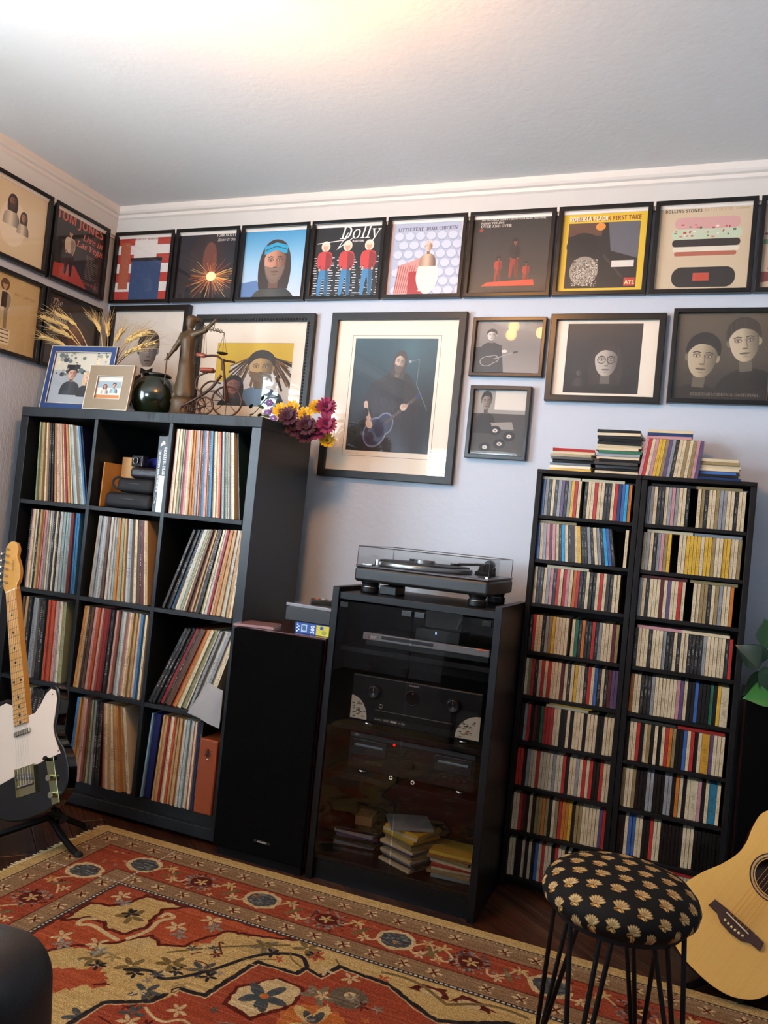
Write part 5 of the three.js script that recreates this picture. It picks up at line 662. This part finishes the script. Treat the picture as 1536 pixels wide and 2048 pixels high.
// ---------------------------------------------------------------- acoustic guitar
{
  const o = thing('acoustic_guitar', 'natural spruce acoustic guitar leaning on a low stand beside the stool', 'guitar'); frame3(o, [2.852, 0.192, 0.555], [2.938, 0.316, 0.49], [-0.08, 0.28, 1], 1);
  const half = [[0.168, -0.165], [0.2, 0]];
  const prof = [[-0.166, 0], [-0.162, 0.05], [-0.146, 0.095], [-0.11, 0.135], [-0.06, 0.153], [-0.01, 0.153], [0.045, 0.138], [0.1, 0.114], [0.15, 0.1], [0.19, 0.1], [0.24, 0.112], [0.285, 0.115], [0.318, 0.096], [0.335, 0.05], [0.338, 0]];
  const pts = [...prof.map(([y, x]) => [x, y]), ...prof.slice(1, -1).reverse().map(([y, x]) => [-x, y])], s = shapeOf(pts), spruce = M('#d6a650', 0.32, { clearcoat: 0.4, clearcoatRoughness: 0.25, map: canvasTex(256, 256, (g, W, H) => { rc(g, '#fff', 0, 0, W, H); for (let x = 0; x < W; x += 5) { g.globalAlpha = rr(0.04, 0.14); rc(g, '#8a5a20', x, 0, 2, H); } g.globalAlpha = 1; }) });
  spruce.map.repeat.set(6, 3);
  const hole = new THREE.Path(); hole.absarc(0.005, 0.166, 0.05, 0, T2, true); const s2 = s.clone(); s2.holes.push(hole);
  part(o, 'soundboard', EX(s2, 0.003, 0.001, 1, 40).translate(0, 0, -0.004), spruce, null, null, 'pale spruce top');
  const side = s.getPoints(), sg = []; const sh = new THREE.Shape(s.getPoints()), inn = new THREE.Path(s.getPoints().map((p) => p.clone().multiplyScalar(0.975))); sh.holes.push(inn);
  part(o, 'sides', EX(sh, 0.088).translate(0, 0, -0.0925), M('#4a1c0c', 0.25, { clearcoat: 0.5 }), null, null, 'reddish brown sides'); part(o, 'back', EX(s, 0.003, 0.001, 1).translate(0, 0, -0.096), M('#4a1c0c', 0.25));
  for (const [r, w, c] of [[0.054, 0.002, '#3a1c0c'], [0.058, 0.003, '#b89a68'], [0.0625, 0.0028, '#3a1c0c']]) part(o, 'rosette', new THREE.RingGeometry(r - w / 2, r + w / 2 + 0.001, 56), M(c, 0.4), [0.005, 0.166, 0.0004 + r * 0.002]);
  const bs = shapeOf([[-0.078, -0.012], [-0.074, 0.012], [-0.04, 0.014], [0.04, 0.014], [0.074, 0.012], [0.078, -0.012], [0.05, -0.013], [0.03, -0.026], [0, -0.029], [-0.03, -0.026], [-0.05, -0.013]], false);
  const b = part(o, 'bridge', EX(bs, 0.007, 0.0015, 2), M('#3a1c10', 0.45), [0, 0, 0], null, 'dark rosewood bridge'); part(b, 'saddle', RB(0.07, 0.003, 0.006, 0.001), M('#d9cda8', 0.4), [0, 0.003, 0.011], [0, 0, -0.06]);
  for (let i = 0; i < 6; i++) part(b, 'bridge_pin', new THREE.SphereGeometry(0.0036, 12, 8), M('#d8c88c', 0.3), [-0.026 + i * 0.0105, -0.012 - Math.sin((i + 0.5) / 6 * Math.PI) * 0.003, 0.01]);
  for (let i = 0; i < 6; i++) part(o, 'string', bar([-0.026 + i * 0.0105, 0.003, 0.013], [-0.018 + i * 0.0072, 0.78, 0.013], 0.0005, 0.0005, 5), M('#c08c3c', 0.3, { metalness: 1 }));
  part(o, 'fretboard', RB(0.056, 0.46, 0.008, 0.002), M('#24120a', 0.45), [0, 0.455, 0.006]); part(o, 'neck', RB(0.05, 0.44, 0.022, 0.01, 4), M('#5a2c12', 0.35), [0, 0.56, -0.009]); part(o, 'headstock', RB(0.075, 0.17, 0.016, 0.004), M('#24120a', 0.35), [0, 0.86, -0.012]);
  for (let n = 1; n < 15; n++) part(o, 'fret', B(0.054, 0.0014, 0.0014), chrome, [0, 0.78 - 0.63 * (1 - Math.pow(2, -n / 12)), 0.0105]);
  for (const sx of [-1, 1]) for (let i = 0; i < 3; i++) part(o, 'tuning_key', merge([bar([0, 0, 0], [sx * 0.02, 0, 0], 0.0025), new THREE.SphereGeometry(0.008, 10, 8).translate(sx * 0.024, 0, 0)]), chrome, [sx * 0.036, 0.815 + i * 0.045, -0.012]);
  const st = thing('guitar_stand', 'low black stand with hooks under the acoustic guitar', 'guitar stand', [2.88, 0, 0.5]);
  part(st, 'leg', TU([[-0.14, 0.012, 0.1], [-0.05, 0.03, 0], [0.02, 0.08, -0.13]], 0.01), black); part(st, 'leg', TU([[0.16, 0.012, 0.08], [0.08, 0.03, 0], [0.02, 0.08, -0.13]], 0.01), black); part(st, 'post', bar([0.02, 0.06, -0.13], [0.06, 0.4, -0.17], 0.009), black);
  part(st, 'hook', TU([[-0.02, 0.03, -0.06], [-0.012, 0.012, 0.04], [-0.008, 0.014, 0.1], [-0.006, 0.034, 0.115]], 0.009), rubber); part(st, 'hook', TU([[-0.05, 0.06, -0.08], [-0.1, 0.06, -0.02], [-0.115, 0.062, 0.075]], 0.009), rubber);
}

// ---------------------------------------------------------------- stool
{
  const o = thing('padded_stool', 'round black stool with gold shell pattern and hairpin legs', 'stool', [2.58, 0.0112, 1.165]);
  const shell = canvasTex(1024, 1024, (g, W, H) => {
    rc(g, '#100e0b', 0, 0, W, H); const n = 9, q = W / n;
    for (let j = -1; j <= n; j++) for (let i = -1; i <= n; i++) { g.save(); g.translate((i + 0.5 + (j % 2 ? 0.25 : 0)) * q, (j + 0.5) * q); g.scale(q / 90, q / 90); g.rotate(0.2);
      for (let k = 0; k < 7; k++) { const a = (-150 + k * 20) * D; el(g, '#8c7046', Math.cos(a) * 16, 12 + Math.sin(a) * 20, 22, 7.5, a); el(g, '#bba376', Math.cos(a) * 18, 12 + Math.sin(a) * 22, 15, 2.6, a); } el(g, '#8a6330', -12, 20, 11, 8); el(g, '#b98f50', 6, 20, 13, 7); ln(g, '#191410', 2.5, [[-18, 24], [0, 12], [16, 24]]); g.restore(); }
  });
  const seat = LA([[0, 0.045], [0.06, 0.044], [0.11, 0.037], [0.14, 0.025], [0.158, 0.006], [0.164, -0.01], [0.16, -0.028], [0.148, -0.04], [0.12, -0.045], [0, -0.045]], 64), p = seat.attributes.position, uv = seat.attributes.uv;
  for (let i = 0; i < p.count; i++) { const x = p.getX(i), y = p.getY(i), z = p.getZ(i), r = Math.hypot(x, z) || 1e-6, k = (y < 0.02 ? r + (0.02 - y) * 1.0 : r) / r; uv.setXY(i, 0.5 + x * k * 2.35, 0.5 - z * k * 2.35); }
  part(o, 'seat_cushion', seat, M('#ffffff', 0.75, { map: shell, specularIntensity: 0.3, bumpMap: rep(fine, 8, 8), bumpScale: 0.0003 }), [0, 0.435, 0], null, 'black cushion with gold shells');
  part(o, 'seat_base', CY(0.135, 0.135, 0.012, 40), black, [0, 0.385, 0]);
  for (let i = 0; i < 4; i++) { const a = (20 + i * 90) * D, c = Math.cos(a), s = Math.sin(a), foot = [c * 0.165, 0.006, s * 0.165]; const l = part(o, 'leg', merge([-1, 0, 1].map((k) => bar([c * (0.125 - (k ? 0 : 0.05)) - s * k * 0.045, 0.38, s * (0.125 - (k ? 0 : 0.05)) + c * k * 0.045], [foot[0] - s * k * 0.006, foot[1], foot[2] + c * k * 0.006], 0.0052))), black, null, null, 'black hairpin leg'); part(l, 'foot_loop', new THREE.SphereGeometry(0.009, 10, 8), black, [foot[0], 0.009, foot[2]]); }
}
// ---------------------------------------------------------------- dark chair at the edge of the frame
{
  const o = thing('lounge_chair', 'black upholstered chair with rounded backrest in the foreground', 'chair', [1.768, 0.0112, 2.49], 0.12), m = M('#0b0b0c', 0.55, { bumpMap: rep(fine, 6, 6), bumpScale: 0.0004 });
  part(o, 'backrest', RB(0.6, 0.41, 0.13, 0.062, 6), m, [0, 0.45, -0.2], [0.12, 0, 0]); part(o, 'seat', RB(0.58, 0.14, 0.5, 0.05, 5), m, [0, 0.31, 0.08]);
  for (const [x, z] of [[-0.24, -0.14], [0.24, -0.14], [-0.24, 0.28], [0.24, 0.28]]) part(o, 'leg', CY(0.018, 0.012, 0.24, 14), black, [x, 0.13, z]);
}
// ---------------------------------------------------------------- plant on the far speaker
{
  const o = thing('pothos_plant', 'leafy green trailing houseplant in a clay pot on the speaker', 'plant', [3.02, 0.765, 0.17]);
  part(o, 'pot', LA([[0, 0], [0.06, 0], [0.085, 0.13], [0.09, 0.15], [0.08, 0.15], [0.076, 0.135], [0, 0.13]], 32), M('#6b3a24', 0.7)); part(o, 'soil', CY(0.074, 0.074, 0.01, 24), M('#120c08', 0.95), [0, 0.134, 0]);
  const ls = new THREE.Shape(); ls.moveTo(0, 0); ls.bezierCurveTo(-0.5, -0.18, -0.75, 0.25, -0.5, 0.6); ls.bezierCurveTo(-0.35, 0.85, -0.1, 1.0, 0, 1.25); ls.bezierCurveTo(0.1, 1.0, 0.35, 0.85, 0.5, 0.6); ls.bezierCurveTo(0.75, 0.25, 0.5, -0.18, 0, 0);
  const lg = new THREE.ShapeGeometry(ls, 10), p = lg.attributes.position; for (let i = 0; i < p.count; i++) p.setZ(i, Math.abs(p.getX(i)) * 0.35 - p.getY(i) * p.getY(i) * 0.18); lg.computeVertexNormals();
  const leafs = [['#12331a', 0], ['#18421e', 0], ['#0e2a16', 0], ['#2f6e22', 0]].map(([c]) => M(c, 0.4, { transmission: 0.12, thickness: 0 }));
  // [base xyz, size, rotation z (deg), tilt, tone]
  const L = [[-0.11, 0.16, 0.14, 0.085, 15, -0.5, 1], [-0.1, 0.09, 0.16, 0.08, 160, -0.3, 0], [-0.14, 0.11, 0.12, 0.07, 60, -0.2, 2], [-0.115, 0.03, 0.17, 0.062, 112, -0.25, 3], [-0.06, 0.035, 0.19, 0.06, 250, -0.3, 3], [-0.03, 0.1, 0.17, 0.085, 200, -0.3, 0], [-0.05, 0.2, 0.1, 0.09, -10, -0.5, 1], [0.03, 0.22, 0.05, 0.1, -40, -0.6, 0], [0.08, 0.16, 0.1, 0.09, -90, -0.4, 1], [-0.02, 0.16, 0.13, 0.08, 100, -0.5, 2], [0.04, 0.08, 0.16, 0.08, 210, -0.3, 1], [-0.12, 0.06, 0.13, 0.07, 130, -0.1, 2]];
  for (const [x, y, z, s, a, t, k] of L) { const st = part(o, 'stem', TU([[x * 0.1, 0.13, z * 0.1], [x * 0.5, Math.max(y, 0.13) + 0.04, z * 0.6], [x, y, z]], 0.0022, 12, 5), leafs[1]); part(o, 'leaf', lg, leafs[k], [x, y, z], [t, 0.15, a * D], k === 3 ? 'bright green leaf' : undefined).scale.setScalar(s); }
}
// ---------------------------------------------------------------- ornaments on the bookcase
const TOPY = 1.5203;
function desk(label, x, z, w, h, fw, c, edge, art, tilt, turn) {
  const o = thing('photo_frame', label, 'photo frame', [x, TOPY, z], turn); const g = new THREE.Group(); 
  const bend = (m) => { m.rotation.x = -tilt; return m; };
  const s = shapeOf([[-w / 2, 0], [w / 2, 0], [w / 2, h], [-w / 2, h]], false), q = new THREE.Path(); q.moveTo(-w / 2 + fw, fw); q.lineTo(-w / 2 + fw, h - fw); q.lineTo(w / 2 - fw, h - fw); q.lineTo(w / 2 - fw, fw); q.closePath(); s.holes.push(q);
  bend(part(o, 'frame', EX(s, 0.01, 0.001, 1), M(c, 0.45)));
  const rim = []; for (const f of [0.0012, fw - 0.001]) { const a = w / 2 - f, b = h - f; for (const [p1, p2] of [[[-a, f], [a, f]], [[a, f], [a, b]], [[a, b], [-a, b]], [[-a, b], [-a, f]]]) rim.push(bar([...p1, 0.0112], [...p2, 0.0112], 0.0016, 0.0016, 5)); }
  bend(part(o, 'edge_trim', merge(rim), M(edge, 0.35, { metalness: 0.3 })));
  bend(part(o, 'print', new THREE.PlaneGeometry(w - 2 * fw, h - 2 * fw).translate(0, h / 2, 0.004), printM(art, w, h, 384)));
  bend(part(o, 'backing', B(w - 0.004, h - 0.004, 0.003, 0, h / 2, 0.0), M('#2a2420', 0.9)));
  bend(part(o, 'glass', new THREE.PlaneGeometry(w - 2 * fw, h - 2 * fw).translate(0, h / 2, 0.008), glassM));
  part(o, 'easel', bar([0, h * 0.55 * Math.cos(tilt), -h * 0.55 * Math.sin(tilt)], [0, 0.003, -h * 0.42], 0.004), black);
}
desk('blue framed snapshot of a couple in dark shirts', 0.302, 0.47, 0.322, 0.268, 0.026, '#1c3a6b', '#cfc6ae', 'couple', 0.14, 0.05);
desk('small taupe framed snapshot of two people, in front of the vase', 0.492, 0.502, 0.212, 0.182, 0.046, '#85745c', '#d8d2c4', 'patio', 0.14, 0.02);
{
  const v = thing('ceramic_vase', 'round dark green glazed vase behind the taupe photo frame', 'vase', [0.618, TOPY, 0.375]);
  part(v, 'body', LA([[0, 0], [0.05, 0], [0.075, 0.02], [0.094, 0.06], [0.095, 0.09], [0.085, 0.125], [0.062, 0.15], [0.052, 0.158], [0.053, 0.166], [0.046, 0.166], [0.05, 0.15], [0.075, 0.12], [0.085, 0.09], [0.06, 0.02], [0, 0.01]], 48), M('#131a0d', 0.18, { clearcoat: 0.6 })); part(v, 'lip', new THREE.TorusGeometry(0.052, 0.006, 10, 40), M('#0f120c', 0.18), [0, 0.166, 0], [Math.PI / 2, 0, 0]);
  const h = thing('bud_vase', 'slim brown vase behind the photo frames holding the wheat', 'vase', [0.34, TOPY, 0.345]);
  part(h, 'body', LA([[0, 0], [0.03, 0], [0.036, 0.04], [0.028, 0.1], [0.026, 0.13], [0.022, 0.13], [0.024, 0.1], [0.028, 0.03], [0, 0.01]], 28), M('#3a2818', 0.4));
  // wheat stalks: stem, ear of grains, long awns
  const stemM = M('#c4a468', 0.6), grainM = M('#cdae6c', 0.55), awnM = M('#c2a670', 0.6);
  const grain = new THREE.SphereGeometry(1, 8, 6).scale(0.0046, 0.0105, 0.004);
  const tips = [[0.045, 1.915, 0.43, 'leaning farthest over the side-wall frames'], [0.1, 1.935, 0.42, 'arching high toward the side wall'], [0.055, 1.83, 0.44, 'drooping low toward the side wall'], [0.095, 1.87, 0.43, 'bending level with the blue frame top'], [0.255, 1.925, 0.36, 'standing nearly upright by the room corner'], [0.32, 1.905, 0.35, 'standing beside the room corner, slightly lower'], [0.42, 1.875, 0.37, 'standing upright before the bow-tie picture'], [0.575, 1.86, 0.4, 'arching over the green vase, uppermost'], [0.615, 1.815, 0.41, 'reaching farthest over the green vase'], [0.565, 1.795, 0.42, 'hanging lowest over the green vase'], [0.52, 1.865, 0.38, 'bent over the green vase beside the bow tie']];
  for (const [x, y, z, w] of tips) {
    const o = thing('wheat_stalk', 'dried golden wheat stalk ' + w, 'wheat', [0.34, TOPY + 0.02, 0.345]), tip = V(x - 0.34, y - TOPY - 0.02, z - 0.345), out = tip.clone().setY(0);
    const cv = new THREE.CatmullRomCurve3([V(rr(-0.006, 0.006), 0, rr(-0.006, 0.006)), V(out.x * 0.12, 0.14, out.z * 0.3), V(out.x * 0.55, tip.y * 0.86, out.z * 0.75), tip]);
    part(o, 'stem', new THREE.TubeGeometry(cv, 20, 0.0019, 5), stemM);
    const gs = [], as = [], up = V(0, 1, 0);
    for (let i = 0; i < 26; i++) { const t = 0.7 + i / 26 * 0.3, c = cv.getPoint(t), d = cv.getTangent(t), side = V(rr(-1, 1), rr(-1, 1), rr(-1, 1)).cross(d).normalize(), dir = d.clone().addScaledVector(side, 0.35).normalize(), q = new THREE.Quaternion().setFromUnitVectors(up, dir), pp = c.clone().addScaledVector(side, 0.0042); const g = grain.clone().applyQuaternion(q).translate(pp.x, pp.y, pp.z); gs.push(g); const e = pp.clone().addScaledVector(d.clone().addScaledVector(side, rr(0.15, 0.5)).normalize(), rr(0.05, 0.085)); as.push(bar([pp.x, pp.y, pp.z], [e.x, e.y, e.z], 0.0009, 0.0004, 4)); }
    part(o, 'ear', merge(gs), grainM); part(o, 'awns', merge(as), awnM).userData.kind = 'stuff';
  }
}
{ // bronze figure with scales
  const o = thing('bronze_statue', 'bronze blindfolded woman statue holding up scales and a sword', 'statue', [0.775, TOPY, 0.4]), bz = M('#4a3a24', 0.5, { metalness: 0.35 });
  part(o, 'base', LA([[0, 0], [0.062, 0], [0.064, 0.008], [0.05, 0.016], [0.046, 0.05], [0.052, 0.062], [0.04, 0.078], [0, 0.08]], 20), bz);
  const g = sdf([[[0, 0.095, 0], [-0.002, 0.2, 0], 0.037, 0.03], [[0.028, 0.085, 0.006], [0.006, 0.2, 0], 0.016, 0.022], [[-0.035, 0.082, 0.012], [-0.01, 0.17, 0], 0.014, 0.022], [[-0.002, 0.2, 0], [-0.003, 0.245, 0], 0.029, 0.023], [[-0.003, 0.245, 0], [-0.006, 0.3, 0], 0.023, 0.03], [[-0.03, 0.322, 0], [0.022, 0.328, 0], 0.015], [[-0.006, 0.32, 0], [-0.004, 0.352, 0], 0.012, 0.01], [[-0.003, 0.366, 0], [-0.001, 0.382, 0], 0.018, 0.021], [[0.016, 0.388, -0.008], [0.02, 0.386, -0.012], 0.011], [[-0.034, 0.32, 0], [-0.062, 0.272, 0.004], 0.013, 0.009], [[-0.062, 0.272, 0.004], [-0.09, 0.228, 0.012], 0.0085, 0.006], [[0.022, 0.328, 0], [0.07, 0.34, 0.006], 0.013, 0.009], [[0.07, 0.34, 0.006], [0.116, 0.38, 0.01], 0.0085, 0.006]], 72, [0.01, 0.24, 0, 0.2], 0.012);
  part(o, 'figure', g, bz);
  part(o, 'sword', merge([bar([-0.09, 0.25, 0.012], [-0.084, 0.075, 0.02], 0.003, 0.0016, 6), bar([-0.102, 0.222, 0.012], [-0.078, 0.226, 0.014], 0.0025)]), bz);
  const sc = part(o, 'scales_beam', merge([bar([0.07, 0.35, 0.012], [0.16, 0.33, 0.012], 0.0022), ...[0.07, 0.088, 0.1, 0.115, 0.13, 0.145].map((x, i) => new THREE.TorusGeometry(0.006 + (i === 2 ? 0.003 : 0), 0.0015, 6, 16).translate(x, 0.352 - (x - 0.07) * 0.22, 0.012)), bar([0.116, 0.385, 0.012], [0.112, 0.345, 0.012], 0.0016)]), bz);
  for (const [x, y, dy] of [[0.075, 0.348, 0.11], [0.162, 0.33, 0.082]]) { part(sc, 'scale_chain', merge([0, 1, 2].map((i) => bar([x, y, 0.012], [x + Math.cos(i * 2.1) * 0.019, y - dy, 0.012 + Math.sin(i * 2.1) * 0.019], 0.0008, 0.0008, 4))), bz); part(sc, 'scale_pan', LA([[0, 0], [0.012, 0.001], [0.021, 0.006], [0.021, 0.008], [0.012, 0.003], [0, 0.002]], 24), bz, [x, y - dy - 0.003, 0.012]); }
}
{ // iron tricycle ornament
  const o = thing('tricycle_ornament', 'rusty iron toy tricycle with wooden grips and seat', 'ornament', [0.915, TOPY, 0.445]), ir = M('#3c2416', 0.55, { metalness: 0.35 }), wd = M('#7a351a', 0.4);
  const wheel = (x, y, z, r, n, turn) => { const w = part(o, 'wheel', merge([new THREE.TorusGeometry(r, 0.0035, 8, 36), new THREE.SphereGeometry(0.006, 10, 8), ...Array.from({ length: n }, (_, i) => bar([0, 0, 0], [Math.cos(i * T2 / n) * r, Math.sin(i * T2 / n) * r, 0], 0.0014, 0.0014, 5))]), ir, [x, y, z], [0, turn, 0]); };
  wheel(0.085, 0.062, 0, 0.056, 8, 0.35); wheel(0.022, 0.036, 0.045, 0.031, 8, 0.3); wheel(-0.085, 0.034, -0.03, 0.031, 8, 0.3);
  part(o, 'fork', merge([bar([0.085, 0.062, 0.008], [0.058, 0.2, 0.004], 0.0045), bar([0.085, 0.062, -0.008], [0.05, 0.2, -0.004], 0.0045), bar([0.054, 0.18, 0], [0.05, 0.222, 0], 0.006)]), ir);
  part(o, 'handlebar', TU([[-0.012, 0.226, 0.03], [0.03, 0.23, 0.012], [0.05, 0.218, 0], [0.085, 0.216, -0.03]], 0.004), ir); part(o, 'grip', LA([[0, 0], [0.006, 0.001], [0.009, 0.012], [0.007, 0.03], [0.0085, 0.038], [0, 0.04]], 16), wd, [-0.008, 0.226, 0.028], [0.3, 0, 1.45], 'wooden grip');
  part(o, 'frame', merge([TU([[0.05, 0.16, 0], [0.01, 0.11, 0], [-0.05, 0.07, 0], [-0.1, 0.045, 0]], 0.0055), TU([[0.02, 0.036, 0.04], [-0.04, 0.03, 0.0], [-0.085, 0.034, -0.028]], 0.004), TU([[0.05, 0.13, 0], [0.0, 0.135, 0], [-0.02, 0.1, 0.02], [0.022, 0.038, 0.04]], 0.0035)]), ir);
  part(o, 'seat', RB(0.056, 0.016, 0.034, 0.008, 4), wd, [-0.008, 0.176, 0.008], [0, 0.3, 0.05], 'wooden seat'); part(o, 'seat_spring', TU([[-0.008, 0.168, 0.008], [-0.045, 0.15, 0.01], [-0.05, 0.11, 0.01], [-0.02, 0.09, 0]], 0.0035), ir);
  part(o, 'pedal', merge([bar([0.085, 0.062, 0.01], [0.045, 0.09, 0.02], 0.004), RB(0.026, 0.008, 0.014, 0.002).translate(0.04, 0.094, 0.026)]), ir); part(o, 'ribbon_scroll', merge([0, 1, 2].map((i) => new THREE.TorusGeometry(0.018 - i * 0.003, 0.0025, 6, 24).rotateY(0.6 * i).translate(-0.1 + i * 0.026, 0.026, 0.01 * i))), ir);
}
{ // flowers lying along the bookcase edge
  const petal = (n, len, wid, cup) => { const gs = []; for (let i = 0; i < n; i++) { const g = new THREE.SphereGeometry(1, 7, 5).scale(len / 2, 0.0012, wid).translate(len / 2 + len * 0.2, 0, 0).rotateZ(cup + rr(-0.1, 0.1)).rotateY(i * T2 / n + rr(-0.1, 0.1)); gs.push(g); } return merge(gs); };
  const yel = M('#c99a10', 0.6), mag = M('#7a1846', 0.6), drk = M('#3a0a22', 0.65), mid = M('#5a3a10', 0.8), midD = M('#1c120c', 0.8), grn = M('#2c4420', 0.6), vio = M('#6a4a86', 0.6);
  const yG = petal(17, 0.029, 0.006, 0.3), yG2 = petal(14, 0.018, 0.005, 0.7), mG = petal(19, 0.036, 0.007, 0.28), mG2 = petal(15, 0.024, 0.006, 0.7);
  const list = [['y', 1.167, 1.574, 0.33, 'nearest the tricycle'], ['y', 1.204, 1.588, 0.31, 'topmost of the bunch'], ['y', 1.267, 1.563, 0.32, 'between the dark and bright purple blooms'], ['y', 1.344, 1.475, 0.27, 'hanging lowest of the bunch'], ['y', 1.27, 1.606, 0.24, 'half hidden behind the bunch'], ['m', 1.327, 1.603, 0.27, 'upright at the outer end'], ['m', 1.354, 1.532, 0.31, 'largest, facing the room at the outer end'], ['d', 1.211, 1.549, 0.345, 'just below the yellow pair'], ['d', 1.284, 1.52, 0.335, 'in the middle of the bunch'], ['d', 1.235, 1.508, 0.33, 'drooping over the bookcase side'], ['d', 1.275, 1.487, 0.32, 'lowest of the dark ones'], ['m', 1.31, 1.505, 0.3, 'tucked under the largest purple one']];
  for (const [k, x, y, z, w] of list) {
    const o = thing('daisy', `${{ y: 'yellow', m: 'bright purple', d: 'dark burgundy' }[k]} daisy ${w}`, 'flower', [x, y, z]);
    const q = new THREE.Quaternion().setFromUnitVectors(V(0, 1, 0), V((x - 1.2) * 1.5 + 0.2, 0.25 + rr(-0.1, 0.2), 0.8).normalize()), add = (n, g, m) => { const e = part(o, n, g, m); e.quaternion.copy(q); return e; };
    add('petals', k === 'y' ? yG : mG, { y: yel, m: mag, d: drk }[k]); add('inner_petals', k === 'y' ? yG2 : mG2, { y: yel, m: mag, d: drk }[k]);
    add('flower_centre', new THREE.SphereGeometry(0.0105, 12, 8).scale(1, 0.5, 1).translate(0, 0.003, 0), k === 'y' ? mid : midD);
    part(o, 'stem', TU([[0, 0, 0], [(1.15 - x) * 0.5, Math.max(0, 1.536 - y) * 0.8 + 0.004, -0.03], [1.1 - x, 1.528 - y, 0.26 - z], [0.98 - x, 1.526 - y, 0.25 - z]], 0.0022, 16, 5), grn);
  }
  const sp = thing('pansy_sprig', 'leafy sprig with small violet blooms lying beside the tricycle', 'flower sprig', [1.06, TOPY, 0.3]);
  part(sp, 'stem', merge([TU([[-0.1, 0.006, -0.02], [-0.02, 0.05, 0], [0.02, 0.1, 0.0], [0.07, 0.11, 0]], 0.0016, 16, 5), TU([[-0.06, 0.006, 0.02], [0.02, 0.03, 0.03], [0.07, 0.04, 0.04]], 0.0016, 12, 5)]), grn);
  const lf = new THREE.SphereGeometry(1, 8, 6).scale(0.016, 0.0025, 0.009);
  for (const [x, y, z, a] of [[0.005, 0.105, 0, 1], [0.07, 0.113, 0, 0.4], [-0.043, 0.072, 0, 0.9], [0.005, 0.07, 0.005, -0.4], [-0.02, 0.035, 0.03, 0.3], [0.02, 0.034, 0.035, 0.7], [0.045, 0.045, 0.03, 0.2], [0.0, 0.02, 0.05, 0.1], [0.06, 0.028, 0.05, -0.3], [0.225, 0.085, -0.01, 0.9]].slice(0, 9)) part(sp, 'leaf', lf, grn, [x, y, z], [0.6, rr(-1, 1), a]);
  for (const [x, y, z] of [[0.044, 0.086, 0.01], [0.06, 0.04, 0.045], [0.09, 0.02, 0.05], [0.075, 0.055, 0.03]]) { const b = part(sp, 'bloom', merge([0, 1, 2, 3, 4].map((i) => new THREE.SphereGeometry(1, 7, 5).scale(0.007, 0.007, 0.002).translate(Math.cos(i * T2 / 5) * 0.008, Math.sin(i * T2 / 5) * 0.008, 0))), vio, [x, y, z], [-0.1, 0.3, 0], 'violet bloom'); part(b, 'bloom_eye', new THREE.SphereGeometry(0.003, 8, 6), M('#d8c9d8', 0.6), [0, 0, 0.003]); }
}
renderer.render(scene, camera);
